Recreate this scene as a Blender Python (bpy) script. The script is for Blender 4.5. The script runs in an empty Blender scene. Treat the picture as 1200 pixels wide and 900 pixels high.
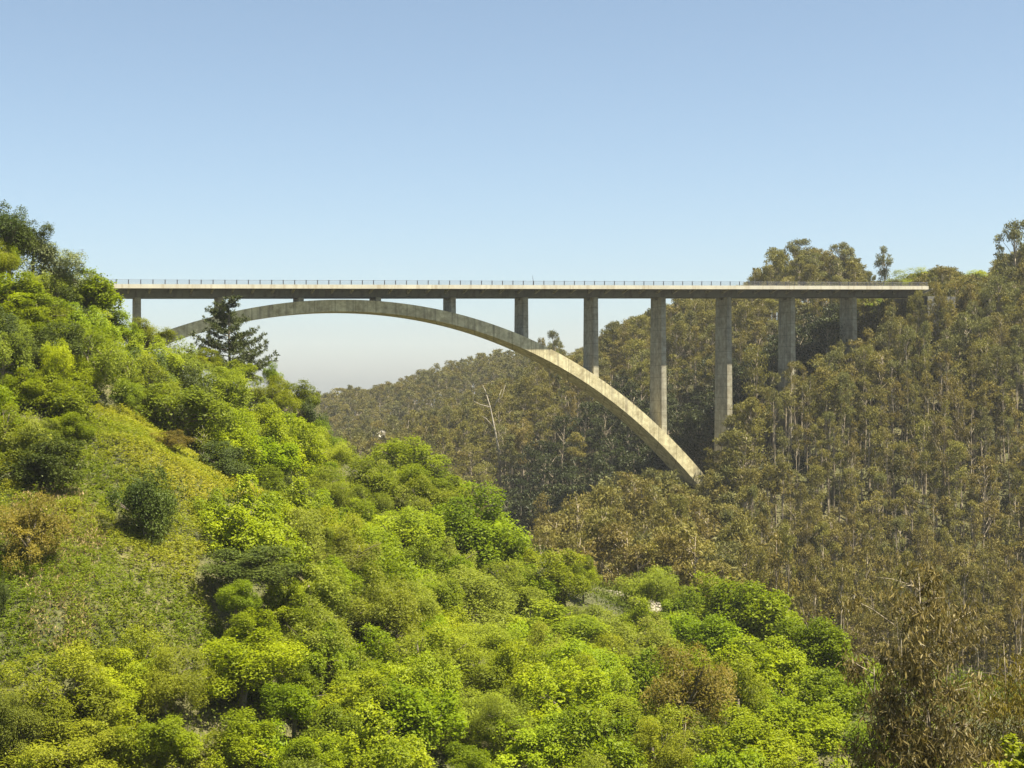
import bpy, math, random
import numpy as np

F = 1804.0                       # focal length in pixels of the 1200 px wide photograph
HY = 450.0                       # the camera is level
rng = np.random.default_rng(11)
random.seed(4)
sc = bpy.context.scene
COL = sc.collection
R = math.radians


def at(px, py, Y):
    return ((px - 600.0) / F * Y, Y, (HY - py) / F * Y)


def proj(x, y, z):
    return 600.0 + F * x / y, HY - F * z / y


# ------------------------------------------------------------------ materials
def nodes(name):
    m = bpy.data.materials.new(name)
    m.use_nodes = True
    nt = m.node_tree
    for n in list(nt.nodes):
        nt.nodes.remove(n)
    return m, nt, nt.nodes, nt.links


def rgb(c, k=1.0):
    return (c[0] * k, c[1] * k, c[2] * k, 1.0)


def leaf_mat(name, lo, hi, transl=0.35, rough=0.55, objvar=0.22):
    m, nt, N, L = nodes(name)
    out = N.new('ShaderNodeOutputMaterial')
    at_ = N.new('ShaderNodeAttribute'); at_.attribute_name = 'tint'
    mix = N.new('ShaderNodeMix'); mix.data_type = 'RGBA'
    mix.inputs[6].default_value = rgb(lo); mix.inputs[7].default_value = rgb(hi)
    L.new(at_.outputs['Fac'], mix.inputs[0])
    oi = N.new('ShaderNodeObjectInfo')
    mr = N.new('ShaderNodeMapRange')
    mr.inputs['To Min'].default_value = 1 - objvar; mr.inputs['To Max'].default_value = 1 + objvar
    L.new(oi.outputs['Random'], mr.inputs['Value'])
    mr2 = N.new('ShaderNodeMapRange')
    mr2.inputs['To Min'].default_value = 0.486; mr2.inputs['To Max'].default_value = 0.505
    mm = N.new('ShaderNodeMath'); mm.operation = 'MULTIPLY'; mm.inputs[1].default_value = 7.31
    fr = N.new('ShaderNodeMath'); fr.operation = 'FRACT'
    L.new(oi.outputs['Random'], mm.inputs[0]); L.new(mm.outputs[0], fr.inputs[0]); L.new(fr.outputs[0], mr2.inputs['Value'])
    hs = N.new('ShaderNodeHueSaturation')
    L.new(mix.outputs[2], hs.inputs['Color']); L.new(mr.outputs[0], hs.inputs['Value']); L.new(mr2.outputs[0], hs.inputs['Hue'])
    p = N.new('ShaderNodeBsdfPrincipled')
    p.inputs['Roughness'].default_value = rough
    p.inputs['Specular IOR Level'].default_value = 0.18
    L.new(hs.outputs[0], p.inputs['Base Color'])
    t = N.new('ShaderNodeBsdfTranslucent')
    hs2 = N.new('ShaderNodeHueSaturation'); hs2.inputs['Value'].default_value = 1.25
    hs2.inputs['Saturation'].default_value = 1.1
    L.new(hs.outputs[0], hs2.inputs['Color']); L.new(hs2.outputs[0], t.inputs['Color'])
    ms = N.new('ShaderNodeMixShader'); ms.inputs[0].default_value = transl
    L.new(p.outputs[0], ms.inputs[1]); L.new(t.outputs[0], ms.inputs[2])
    L.new(ms.outputs[0], out.inputs['Surface'])
    return m


def bark_mat(name, lo, hi, scale=3.0):
    m, nt, N, L = nodes(name)
    out = N.new('ShaderNodeOutputMaterial')
    tc = N.new('ShaderNodeTexCoord')
    mp = N.new('ShaderNodeMapping'); mp.inputs['Scale'].default_value = (scale, scale, scale * 0.35)
    nz = N.new('ShaderNodeTexNoise'); nz.inputs['Scale'].default_value = 2.0; nz.inputs['Detail'].default_value = 5
    L.new(tc.outputs['Object'], mp.inputs[0]); L.new(mp.outputs[0], nz.inputs['Vector'])
    cr = N.new('ShaderNodeValToRGB')
    cr.color_ramp.elements[0].position = 0.35; cr.color_ramp.elements[0].color = rgb(lo)
    cr.color_ramp.elements[1].position = 0.65; cr.color_ramp.elements[1].color = rgb(hi)
    L.new(nz.outputs['Fac'], cr.inputs[0])
    p = N.new('ShaderNodeBsdfPrincipled'); p.inputs['Roughness'].default_value = 0.85
    L.new(cr.outputs[0], p.inputs['Base Color'])
    L.new(p.outputs[0], out.inputs['Surface'])
    return m


def concrete_mat(name, lo, hi, dirt, joint=0.0):
    m, nt, N, L = nodes(name)
    out = N.new('ShaderNodeOutputMaterial')
    tc = N.new('ShaderNodeTexCoord')
    n1 = N.new('ShaderNodeTexNoise'); n1.inputs['Scale'].default_value = 0.35; n1.inputs['Detail'].default_value = 8
    n1.inputs['Roughness'].default_value = 0.65
    L.new(tc.outputs['Object'], n1.inputs['Vector'])
    mp = N.new('ShaderNodeMapping'); mp.inputs['Scale'].default_value = (1.1, 1.1, 0.07)
    n2 = N.new('ShaderNodeTexNoise'); n2.inputs['Scale'].default_value = 1.3; n2.inputs['Detail'].default_value = 6
    L.new(tc.outputs['Object'], mp.inputs[0]); L.new(mp.outputs[0], n2.inputs['Vector'])
    cr = N.new('ShaderNodeValToRGB')
    cr.color_ramp.elements[0].position = 0.3; cr.color_ramp.elements[0].color = rgb(lo)
    cr.color_ramp.elements[1].position = 0.72; cr.color_ramp.elements[1].color = rgb(hi)
    L.new(n1.outputs['Fac'], cr.inputs[0])
    r2 = N.new('ShaderNodeValToRGB')
    r2.color_ramp.elements[0].position = 0.5; r2.color_ramp.elements[0].color = (0, 0, 0, 1)
    r2.color_ramp.elements[1].position = 0.68; r2.color_ramp.elements[1].color = (0.75, 0.75, 0.75, 1)
    L.new(n2.outputs['Fac'], r2.inputs[0])
    mix = N.new('ShaderNodeMix'); mix.data_type = 'RGBA'
    L.new(r2.outputs[0], mix.inputs[0]); L.new(cr.outputs[0], mix.inputs[6]); mix.inputs[7].default_value = rgb(dirt)
    p = N.new('ShaderNodeBsdfPrincipled'); p.inputs['Roughness'].default_value = 0.8
    p.inputs['Specular IOR Level'].default_value = 0.3
    col = mix.outputs[2]
    if joint:                                            # formwork joints across the member, blotchy lime and lichen
        sx = N.new('ShaderNodeSeparateXYZ'); L.new(tc.outputs['Object'], sx.inputs[0])
        dv = N.new('ShaderNodeMath'); dv.operation = 'DIVIDE'; dv.inputs[1].default_value = joint
        L.new(sx.outputs[0 if joint > 2.5 else 2], dv.inputs[0])
        fr = N.new('ShaderNodeMath'); fr.operation = 'FRACT'; L.new(dv.outputs[0], fr.inputs[0])
        lt = N.new('ShaderNodeMath'); lt.operation = 'LESS_THAN'; lt.inputs[1].default_value = 0.05; L.new(fr.outputs[0], lt.inputs[0])
        n3 = N.new('ShaderNodeTexNoise'); n3.inputs['Scale'].default_value = 0.9; n3.inputs['Detail'].default_value = 9; n3.inputs['Roughness'].default_value = .7
        L.new(tc.outputs['Object'], n3.inputs['Vector'])
        r3 = N.new('ShaderNodeValToRGB')
        r3.color_ramp.elements[0].position = .36; r3.color_ramp.elements[0].color = (.62, .58, .52, 1)
        r3.color_ramp.elements[1].position = .6; r3.color_ramp.elements[1].color = (1.1, 1.1, 1.08, 1)
        L.new(n3.outputs['Fac'], r3.inputs[0])
        m3 = N.new('ShaderNodeMix'); m3.data_type = 'RGBA'; m3.blend_type = 'MULTIPLY'; m3.inputs[0].default_value = 1
        L.new(col, m3.inputs[6]); L.new(r3.outputs[0], m3.inputs[7])
        m4 = N.new('ShaderNodeMix'); m4.data_type = 'RGBA'; m4.blend_type = 'MULTIPLY'
        ms_ = N.new('ShaderNodeMath'); ms_.operation = 'MULTIPLY'; ms_.inputs[1].default_value = .45; L.new(lt.outputs[0], ms_.inputs[0])
        L.new(ms_.outputs[0], m4.inputs[0]); L.new(m3.outputs[2], m4.inputs[6]); m4.inputs[7].default_value = (.35, .32, .28, 1)
        col = m4.outputs[2]
    L.new(col, p.inputs['Base Color'])
    bp = N.new('ShaderNodeBump'); bp.inputs['Strength'].default_value = 0.25; bp.inputs['Distance'].default_value = 0.1
    L.new(n1.outputs['Fac'], bp.inputs['Height']); L.new(bp.outputs[0], p.inputs['Normal'])
    L.new(p.outputs[0], out.inputs['Surface'])
    return m


def plain_mat(name, c, rough=0.5, metal=0.0):
    m, nt, N, L = nodes(name)
    out = N.new('ShaderNodeOutputMaterial')
    p = N.new('ShaderNodeBsdfPrincipled')
    tc = N.new('ShaderNodeTexCoord')
    nz = N.new('ShaderNodeTexNoise'); nz.inputs['Scale'].default_value = 1.7; nz.inputs['Detail'].default_value = 4
    L.new(tc.outputs['Object'], nz.inputs['Vector'])
    mix = N.new('ShaderNodeMix'); mix.data_type = 'RGBA'
    mix.inputs[6].default_value = rgb(c, 0.75); mix.inputs[7].default_value = rgb(c, 1.2)
    L.new(nz.outputs['Fac'], mix.inputs[0]); L.new(mix.outputs[2], p.inputs['Base Color'])
    p.inputs['Roughness'].default_value = rough; p.inputs['Metallic'].default_value = metal
    L.new(p.outputs[0], out.inputs['Surface'])
    return m


def ground_mat():
    m, nt, N, L = nodes('hill_earth')
    out = N.new('ShaderNodeOutputMaterial')
    ge = N.new('ShaderNodeNewGeometry')
    n1 = N.new('ShaderNodeTexNoise'); n1.inputs['Scale'].default_value = 0.09; n1.inputs['Detail'].default_value = 9
    n1.inputs['Roughness'].default_value = 0.7
    n2 = N.new('ShaderNodeTexNoise'); n2.inputs['Scale'].default_value = 3.2; n2.inputs['Detail'].default_value = 6
    L.new(ge.outputs['Position'], n1.inputs['Vector']); L.new(ge.outputs['Position'], n2.inputs['Vector'])
    cr = N.new('ShaderNodeValToRGB')
    e = cr.color_ramp.elements
    e[0].position = 0.3; e[0].color = (0.035, 0.04, 0.012, 1)
    e[1].position = 0.75; e[1].color = (0.16, 0.13, 0.055, 1)
    a = e.new(0.5); a.color = (0.075, 0.075, 0.022, 1)
    L.new(n1.outputs['Fac'], cr.inputs[0])
    mix = N.new('ShaderNodeMix'); mix.data_type = 'RGBA'; mix.blend_type = 'MULTIPLY'; mix.inputs[0].default_value = 0.8
    r2 = N.new('ShaderNodeValToRGB')
    r2.color_ramp.elements[0].position = 0.3; r2.color_ramp.elements[0].color = (0.45, 0.45, 0.45, 1)
    r2.color_ramp.elements[1].position = 0.7; r2.color_ramp.elements[1].color = (1.3, 1.3, 1.2, 1)
    L.new(n2.outputs['Fac'], r2.inputs[0]); L.new(cr.outputs[0], mix.inputs[6]); L.new(r2.outputs[0], mix.inputs[7])
    p = N.new('ShaderNodeBsdfPrincipled'); p.inputs['Roughness'].default_value = 0.95
    L.new(mix.outputs[2], p.inputs['Base Color'])
    bp = N.new('ShaderNodeBump'); bp.inputs['Strength'].default_value = 0.8; bp.inputs['Distance'].default_value = 0.4
    L.new(n2.outputs['Fac'], bp.inputs['Height']); L.new(bp.outputs[0], p.inputs['Normal'])
    L.new(p.outputs[0], out.inputs['Surface'])
    return m


# ------------------------------------------------------------------ mesh helpers
def tag(o, label=None, cat=None, group=None, kind=None):
    if label: o['label'] = label
    if cat: o['category'] = cat
    if group: o['group'] = group
    if kind: o['kind'] = kind
    return o


def link(name, me, parent=None):
    o = bpy.data.objects.new(name, me)
    COL.objects.link(o)
    if parent: o.parent = parent
    return o


def empty(name, loc=(0, 0, 0), rz=0.0, scale=(1, 1, 1)):
    o = bpy.data.objects.new(name, None)
    COL.objects.link(o)
    o.location = loc; o.rotation_euler = (0, 0, rz); o.scale = scale
    o.empty_display_size = 0.5
    return o


def quad_mesh(name, V, mat, tint=None):
    """V: (n,4,3) loose quads."""
    V = np.asarray(V, dtype=np.float32)
    n = len(V)
    me = bpy.data.meshes.new(name)
    me.vertices.add(n * 4); me.loops.add(n * 4); me.polygons.add(n)
    me.vertices.foreach_set('co', V.reshape(-1))
    me.loops.foreach_set('vertex_index', np.arange(n * 4, dtype=np.int32))
    me.polygons.foreach_set('loop_start', np.arange(0, n * 4, 4, dtype=np.int32))
    if tint is not None:
        a = me.attributes.new('tint', 'FLOAT', 'POINT')
        a.data.foreach_set('value', np.repeat(np.asarray(tint, dtype=np.float32), 4))
    me.update(calc_edges=True)
    me.materials.append(mat)
    return me


class MB:
    """collects boxes, prisms and tubes into one mesh"""
    def __init__(s):
        s.v = []; s.f = []

    def add(s, verts, faces):
        b = len(s.v)
        s.v += [tuple(map(float, p)) for p in verts]
        s.f += [tuple(i + b for i in f) for f in faces]

    def hexa(s, p):                      # p: 8 points, bottom ring then top ring
        s.add(p, [(3, 2, 1, 0), (4, 5, 6, 7), (0, 1, 5, 4), (1, 2, 6, 5), (2, 3, 7, 6), (3, 0, 4, 7)])

    def box(s, c, d, frame=None):
        x, y, z = d[0] / 2, d[1] / 2, d[2] / 2
        pts = [(-x, -y, -z), (x, -y, -z), (x, y, -z), (-x, y, -z), (-x, -y, z), (x, -y, z), (x, y, z), (-x, y, z)]
        if frame is None:
            pts = [(c[0] + a, c[1] + b, c[2] + e) for a, b, e in pts]
        else:
            pts = [tuple(c[k] + a * frame[0][k] + b * frame[1][k] + (e if k == 2 else 0) for k in range(3)) for a, b, e in pts]
        s.hexa(pts)

    def tube(s, pts, rad, n=6, cap=True):
        pts = [np.array(p, float) for p in pts]
        rings = []
        u = None
        for i, p in enumerate(pts):
            d = pts[min(i + 1, len(pts) - 1)] - pts[max(i - 1, 0)]
            d = d / (np.linalg.norm(d) + 1e-9)
            if u is None:
                r = np.array([1.0, 0, 0]) if abs(d[0]) < 0.8 else np.array([0, 1.0, 0])
            else:
                r = u
            u = r - d * np.dot(r, d); u /= (np.linalg.norm(u) + 1e-9)
            w = np.cross(d, u)
            rr = rad[i] if hasattr(rad, '__len__') else rad
            rings.append([p + rr * (u * math.cos(2 * math.pi * k / n) + w * math.sin(2 * math.pi * k / n)) for k in range(n)])
        v = [q for r in rings for q in r]
        f = []
        for i in range(len(rings) - 1):
            for k in range(n):
                k2 = (k + 1) % n
                f.append((i * n + k, i * n + k2, (i + 1) * n + k2, (i + 1) * n + k))
        if cap:
            f.append(tuple(range(n - 1, -1, -1))); f.append(tuple((len(rings) - 1) * n + k for k in range(n)))
        s.add(v, f)

    def mesh(s, name, mat, smooth=False):
        me = bpy.data.meshes.new(name)
        me.from_pydata(s.v, [], s.f)
        me.update()
        me.materials.append(mat)
        if smooth:
            me.polygons.foreach_set('use_smooth', [True] * len(me.polygons))
        return me


def unit(v):
    return v / (np.linalg.norm(v, axis=-1, keepdims=True) + 1e-9)


def leaf_quads(P, Nn, ln, wd, g, hang=0.0):
    """diamond leaves at P facing Nn; hang>0 turns the long axis downwards"""
    n = len(P)
    r = g.normal(size=(n, 3)); r[:, 2] -= hang * 3.0
    t1 = r - Nn * np.sum(r * Nn, axis=1, keepdims=True)
    t1 = unit(t1)
    t2 = np.cross(Nn, t1)
    ln = np.broadcast_to(np.asarray(ln, float), (n,))[:, None]
    wd = np.broadcast_to(np.asarray(wd, float), (n,))[:, None]
    return np.stack([P - t1 * ln / 2, P + t2 * wd / 2 - t1 * ln * 0.05, P + t1 * ln / 2, P - t2 * wd / 2 - t1 * ln * 0.05], axis=1)


# ------------------------------------------------------------------ leaf kinds
KIND = {   # (dark tint, light tint, translucency)
    'B': ((0.120, 0.170, 0.004), (0.265, 0.330, 0.006), 0.48),
    'Y': ((0.145, 0.190, 0.005), (0.300, 0.345, 0.008), 0.48),
    'M': ((0.090, 0.130, 0.006), (0.215, 0.262, 0.010), 0.45),
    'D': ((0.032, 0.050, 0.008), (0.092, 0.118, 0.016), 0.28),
    'O': ((0.118, 0.145, 0.007), (0.255, 0.285, 0.016), 0.45),
    'S': ((0.112, 0.142, 0.012), (0.245, 0.275, 0.032), 0.45),
    'G': ((0.080, 0.104, 0.034), (0.225, 0.250, 0.100), 0.34),
    'R': ((0.115, 0.105, 0.010), (0.265, 0.220, 0.032), 0.40),
}
WORD = {'B': 'bright green', 'Y': 'yellow-lime', 'M': 'mid green', 'D': 'dark green', 'O': 'olive green',
        'S': 'sage green', 'G': 'silvery grey-green', 'R': 'brown-olive'}
LM = {k: leaf_mat('leaf_' + WORD[k].replace(' ', '_').replace('-', '_'), a, b, t) for k, (a, b, t) in KIND.items()}
BARK = bark_mat('bark_grey_brown', (0.07, 0.055, 0.035), (0.20, 0.165, 0.115))
PALE = bark_mat('bark_pale', (0.18, 0.14, 0.085), (0.42, 0.35, 0.245), 1.5)
DEAD = bark_mat('bark_bleached', (0.22, 0.19, 0.14), (0.36, 0.32, 0.25), 1.5)
TWIG = bark_mat('bark_brown_twig', (0.13, 0.10, 0.055), (0.33, 0.27, 0.18), 1.5)
EUC = {
    'olive': leaf_mat('leaf_gum_olive', (0.092, 0.088, 0.013), (0.215, 0.196, 0.042), 0.32, 0.6, 0.16),
    'brown': leaf_mat('leaf_gum_brown', (0.102, 0.089, 0.015), (0.230, 0.194, 0.046), 0.32, 0.6, 0.16),
    'grey': leaf_mat('leaf_gum_grey_green', (0.078, 0.080, 0.018), (0.185, 0.182, 0.052), 0.32, 0.6, 0.16),
    'evergreen': leaf_mat('leaf_evergreen_gully_shade', (0.016, 0.022, 0.003), (0.046, 0.057, 0.008), 0.12, 0.55, 0.2),  # evergreen foliage, its colour deepened further to carry the gully's shade
}


def lobed_crown(g, nl=18, n=9000, size=0.065, lobe=0.36, hang=0.0, narrow=0.62, flat=0.85, stray=0.05, top=0.0):
    """a crown of a few uneven domes, each built of leaf clumps"""
    ns = int(g.integers(4, 7))
    a0 = g.uniform(0, 6.28)
    sc_, sr = [np.array([g.normal(0, .1), g.normal(0, .1), g.uniform(.0, .18)])], [g.uniform(.68, .82)]
    for k in range(ns):
        a = a0 + 6.28 * k / ns + g.normal(0, .35); rr = g.uniform(.35, .62)
        sc_.append(np.array([rr * math.cos(a), rr * math.sin(a), g.uniform(-.62, .12)])); sr.append(g.uniform(.36, .58))
    c = []; d = []; lr = []
    for q, r_ in zip(sc_, sr):
        m = max(4, int(nl * r_ * r_ * 0.85))
        dd = unit(g.normal(size=(m * 3, 3))); dd = dd[dd[:, 2] > -.7][:m]
        c.append(q + dd * r_ * g.uniform(.55, .9, (len(dd), 1))); d.append(dd); lr.append(lobe * .72 * g.uniform(.5, 1.25, len(dd)))
    c = np.concatenate(c); d = np.concatenate(d); lr = np.concatenate(lr)
    c[:, 2] *= flat
    nl = len(c)
    lt = g.normal(0, 0.13, nl)
    i = g.choice(nl, n, p=lr ** 2 / np.sum(lr ** 2))
    r = unit(g.normal(size=(n, 3)) + 0.5 * d[i] + np.array([0, 0, 0.45]))
    rad = g.uniform(0.5, 1.06, n) ** 0.7
    m = g.random(n) < stray
    rad[m] = g.uniform(1.0, 1.45, m.sum())
    rad *= 1 + 0.12 * np.sin(9 * r[:, 0] + 3 * i) * np.sin(8 * r[:, 1] + i) + 0.09 * np.sin(17 * r[:, 2] + 2 * i)
    P = c[i] + r * (lr[i] * rad)[:, None]
    nrm = unit(0.45 * r + np.array([0.12, -0.1, 0.85]) + 0.48 * g.normal(size=(n, 3)))
    s = size * g.uniform(0.65, 1.35, n)
    k = int(n * 0.05)                                    # larger inner leaves close the crown
    P[:k] *= 0.6; s[:k] *= 2.4
    q = leaf_quads(P, nrm, s * 1.25, s * narrow * 1.25, g, hang)
    lowf = 0.16 * np.sin(2.3 * P[:, 0] + a0) + 0.12 * np.sin(3.1 * P[:, 1] - a0) + .1 * np.sin(4 * P[:, 2] + a0)
    t = np.clip(0.5 + lt[i] + lowf + g.normal(0, 0.13, n), 0, 1)
    return q, t, c


def trunk_unit(g, c, r0=0.06):
    b = MB()
    j = lambda a: g.normal(0, a)
    pts = [(0, 0, -3.0), (j(.04), j(.04), -1.6), (j(.06), j(.06), -0.7), (j(.04), j(.04), -0.2), (j(.04), j(.04), 0.12)]
    b.tube(pts, [r0 * 1.3, r0 * 1.1, r0, r0 * 0.75, r0 * 0.25], 7)
    for q in c[g.permutation(len(c))[:9]]:
        t = g.uniform(0.35, 0.9)
        a = np.array(pts[2]) * (1 - t) + np.array(pts[3]) * t
        mid = a * 0.45 + q * 0.55 + np.array([j(.05), j(.05), 0.04])
        e = q * 0.97
        b.tube([a, mid, e], [r0 * 0.5, r0 * 0.3, r0 * 0.08], 5)
        for _ in range(2):
            e2 = q + np.array([j(.14), j(.14), j(.08)])
            b.tube([mid, (mid + e2) / 2 + np.array([0, 0, .03]), e2], [r0 * 0.22, r0 * 0.14, r0 * 0.05], 4)
    return b


BL = {}
STYLE = {   # number of clumps, leaves, leaf size, clump size, narrowness
    'B': (30, 21000, 0.041, 0.36, 0.62), 'Y': (28, 20000, 0.040, 0.37, 0.62), 'M': (30, 21000, 0.040, 0.36, 0.6),
    'D': (28, 18000, 0.040, 0.36, 0.6), 'O': (36, 22000, 0.037, 0.33, 0.36), 'S': (32, 21000, 0.038, 0.34, 0.42),
    'G': (26, 9500, 0.042, 0.30, 0.5), 'R': (26, 12000, 0.040, 0.33, 0.42),
}
for kk, (nl, n, s_, lo_, nw) in STYLE.items():
    BL[kk] = []
    for v in range(4):
        g = np.random.default_rng(100 + 10 * ord(kk) + v)
        q, t, c = lobed_crown(g, nl + 2 * v, n, s_, lo_ * (1 + 0.06 * (v - 1)), hang=0.25 if kk in 'OSR' else 0.0,
                              narrow=nw, flat=1.0)
        BL[kk].append((quad_mesh('crown', q, LM[kk], t), trunk_unit(g, c).mesh('trunk', BARK, True)))
# coarse big-leaved crown for the shrub close to the camera
g = np.random.default_rng(77)
q, t, c = lobed_crown(g, 18, 6500, 0.095, 0.36, 0.2, 0.40)
BIG = (quad_mesh('crown', q, LM['Y'], t), trunk_unit(g, c, 0.05).mesh('trunk', BARK, True))


# ------------------------------------------------------------------ gum trees, in metres
def gum(g, H, W, mat, n=1300, lf=(0.42, 0.13), low=0.45, ncl=20, clump=0.8, trunk_r=0.14, bare=None):
    ncl = int(ncl)
    h = H * (low + (1 - low) * g.random(ncl) ** 0.75)
    rel = (h / H - low) / (1 - low)
    prof = np.sqrt(np.clip(1 - (rel * 1.0 - 0.35) ** 2 / 0.5, 0.04, 1))
    ang = g.uniform(0, 2 * np.pi, ncl)
    rr = W / 2 * prof * np.sqrt(g.uniform(0.05, 1, ncl))
    c = np.stack([rr * np.cos(ang), rr * np.sin(ang), h], 1)
    c[0] = (0, 0, H - clump * 0.7)
    cr = clump * g.uniform(0.6, 1.25, ncl)
    i = g.choice(ncl, n, p=cr ** 2 / np.sum(cr ** 2))
    d = unit(g.normal(size=(n, 3)) + np.array([0, 0, 0.25]))
    rad = g.random(n) ** 0.45
    P = c[i] + d * (cr[i] * rad)[:, None] * np.array([1, 1, 0.8])
    P[:, 2] -= g.exponential(0.15, n)
    nr = g.normal(size=(n, 3)); nr[:, 2] = nr[:, 2] * 0.7 + 0.35
    sz = g.uniform(0.7, 1.3, n)
    q = leaf_quads(P, unit(nr + 0.4 * d), lf[0] * sz, lf[1] * sz, g, 0.55)
    t = np.clip(0.45 + g.normal(0, 0.15, ncl)[i] + g.normal(0, 0.2, n), 0, 1)
    b = MB()
    j = lambda a: g.normal(0, a)
    sway = np.cumsum(np.vstack([[0, 0], g.normal(0, 0.10, (6, 2))]), 0) * (H / 15)
    zz = [-2.5, H * .15, H * .32, H * .5, H * .68, H * .84, H * .97]
    pts = [(sway[k][0], sway[k][1], zz[k]) for k in range(7)]
    b.tube(pts, [trunk_r * f for f in (1.25, 1.0, .88, .72, .5, .3, .1)], 6)
    for k in range(ncl):
        zb = max(H * 0.2, c[k][2] - abs(rr[k]) * g.uniform(0.8, 1.6) - 0.5)
        f = np.interp(zb, zz, range(7)); a = int(min(f, 5)); ff = f - a
        s = np.array(pts[a]) * (1 - ff) + np.array(pts[a + 1]) * ff
        e = c[k] + np.array([0, 0, cr[k] * 0.3])
        mid = s * 0.5 + e * 0.5 + np.array([j(.1), j(.1), -0.1])
        b.tube([s, mid, e], [trunk_r * .34, trunk_r * .22, trunk_r * .06], 4, False)
    for k in range(3):                                   # dead snags low on the stem
        z0 = H * g.uniform(0.15, 0.5); a_ = g.uniform(0, 6.28); l = g.uniform(0.6, 1.6)
        b.tube([(0, 0, z0), (l * math.cos(a_), l * math.sin(a_), z0 + l * 0.5)], [trunk_r * .2, trunk_r * .05], 4, False)
    return q, t, b


GUM = {}
gum_raw = {}
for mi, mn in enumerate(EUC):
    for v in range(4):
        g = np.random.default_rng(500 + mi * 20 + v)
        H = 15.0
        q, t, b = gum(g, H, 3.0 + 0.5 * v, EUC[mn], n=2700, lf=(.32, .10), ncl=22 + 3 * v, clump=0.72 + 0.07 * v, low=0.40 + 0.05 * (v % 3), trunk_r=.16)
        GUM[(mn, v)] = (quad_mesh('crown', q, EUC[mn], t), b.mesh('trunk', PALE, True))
        # a lighter copy of the same habit for trees that only add to the mass
        g = np.random.default_rng(900 + mi * 20 + v)
        q2, t2, b2 = gum(g, H, 3.4 + 0.5 * v, EUC[mn], n=800, ncl=18, clump=0.82, lf=(0.5, 0.17))
        gum_raw[(mn, v)] = (q2, t2, b2)
for mi, mn in enumerate(('olive', 'brown', 'grey')):       # slim plantation stems with a tuft of crown
    for v in (4, 5, 6):
        g = np.random.default_rng(1500 + mi * 20 + v)
        q, t, b = gum(g, 15.0, 2.3 + .25 * (v - 4), EUC[mn], n=1500, lf=(.30, .085), ncl=17, clump=0.62, low=0.50 + .05 * (v - 4), trunk_r=.15)
        GUM[(mn, v)] = (quad_mesh('crown', q, EUC[mn], t), b.mesh('trunk', PALE, True))
        g = np.random.default_rng(1700 + mi * 20 + v)
        gum_raw[(mn, v)] = gum(g, 15.0, 2.6, EUC[mn], n=620, lf=(.46, .13), ncl=14, clump=0.66, low=0.52, trunk_r=.15)
for v in range(4):                                        # spreading old gums with open crowns
    mn = ('grey', 'olive', 'brown', 'grey')[v]
    g = np.random.default_rng(700 + v)
    q, t, b = gum(g, 20.0, 9.0, EUC[mn], n=6000, ncl=34, clump=1.25, low=0.42, trunk_r=0.26, lf=(0.45, 0.16))
    GUM[('wide', v)] = (quad_mesh('crown', q, EUC[mn], t), b.mesh('trunk', PALE, True))
g = np.random.default_rng(760)
q, t, b = gum(g, 18.0, 5.0, EUC['grey'], n=5200, ncl=44, clump=0.95, low=0.12, trunk_r=0.2)
GUM[('cone', 0)] = (quad_mesh('crown', q, EUC['grey'], t), b.mesh('trunk', PALE, True))

# ------------------------------------------------------------------ terrain
CP = []


def gp(px, py, Y, h):
    x, y, z = at(px, py, Y); CP.append((x, y, z - h))


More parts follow.
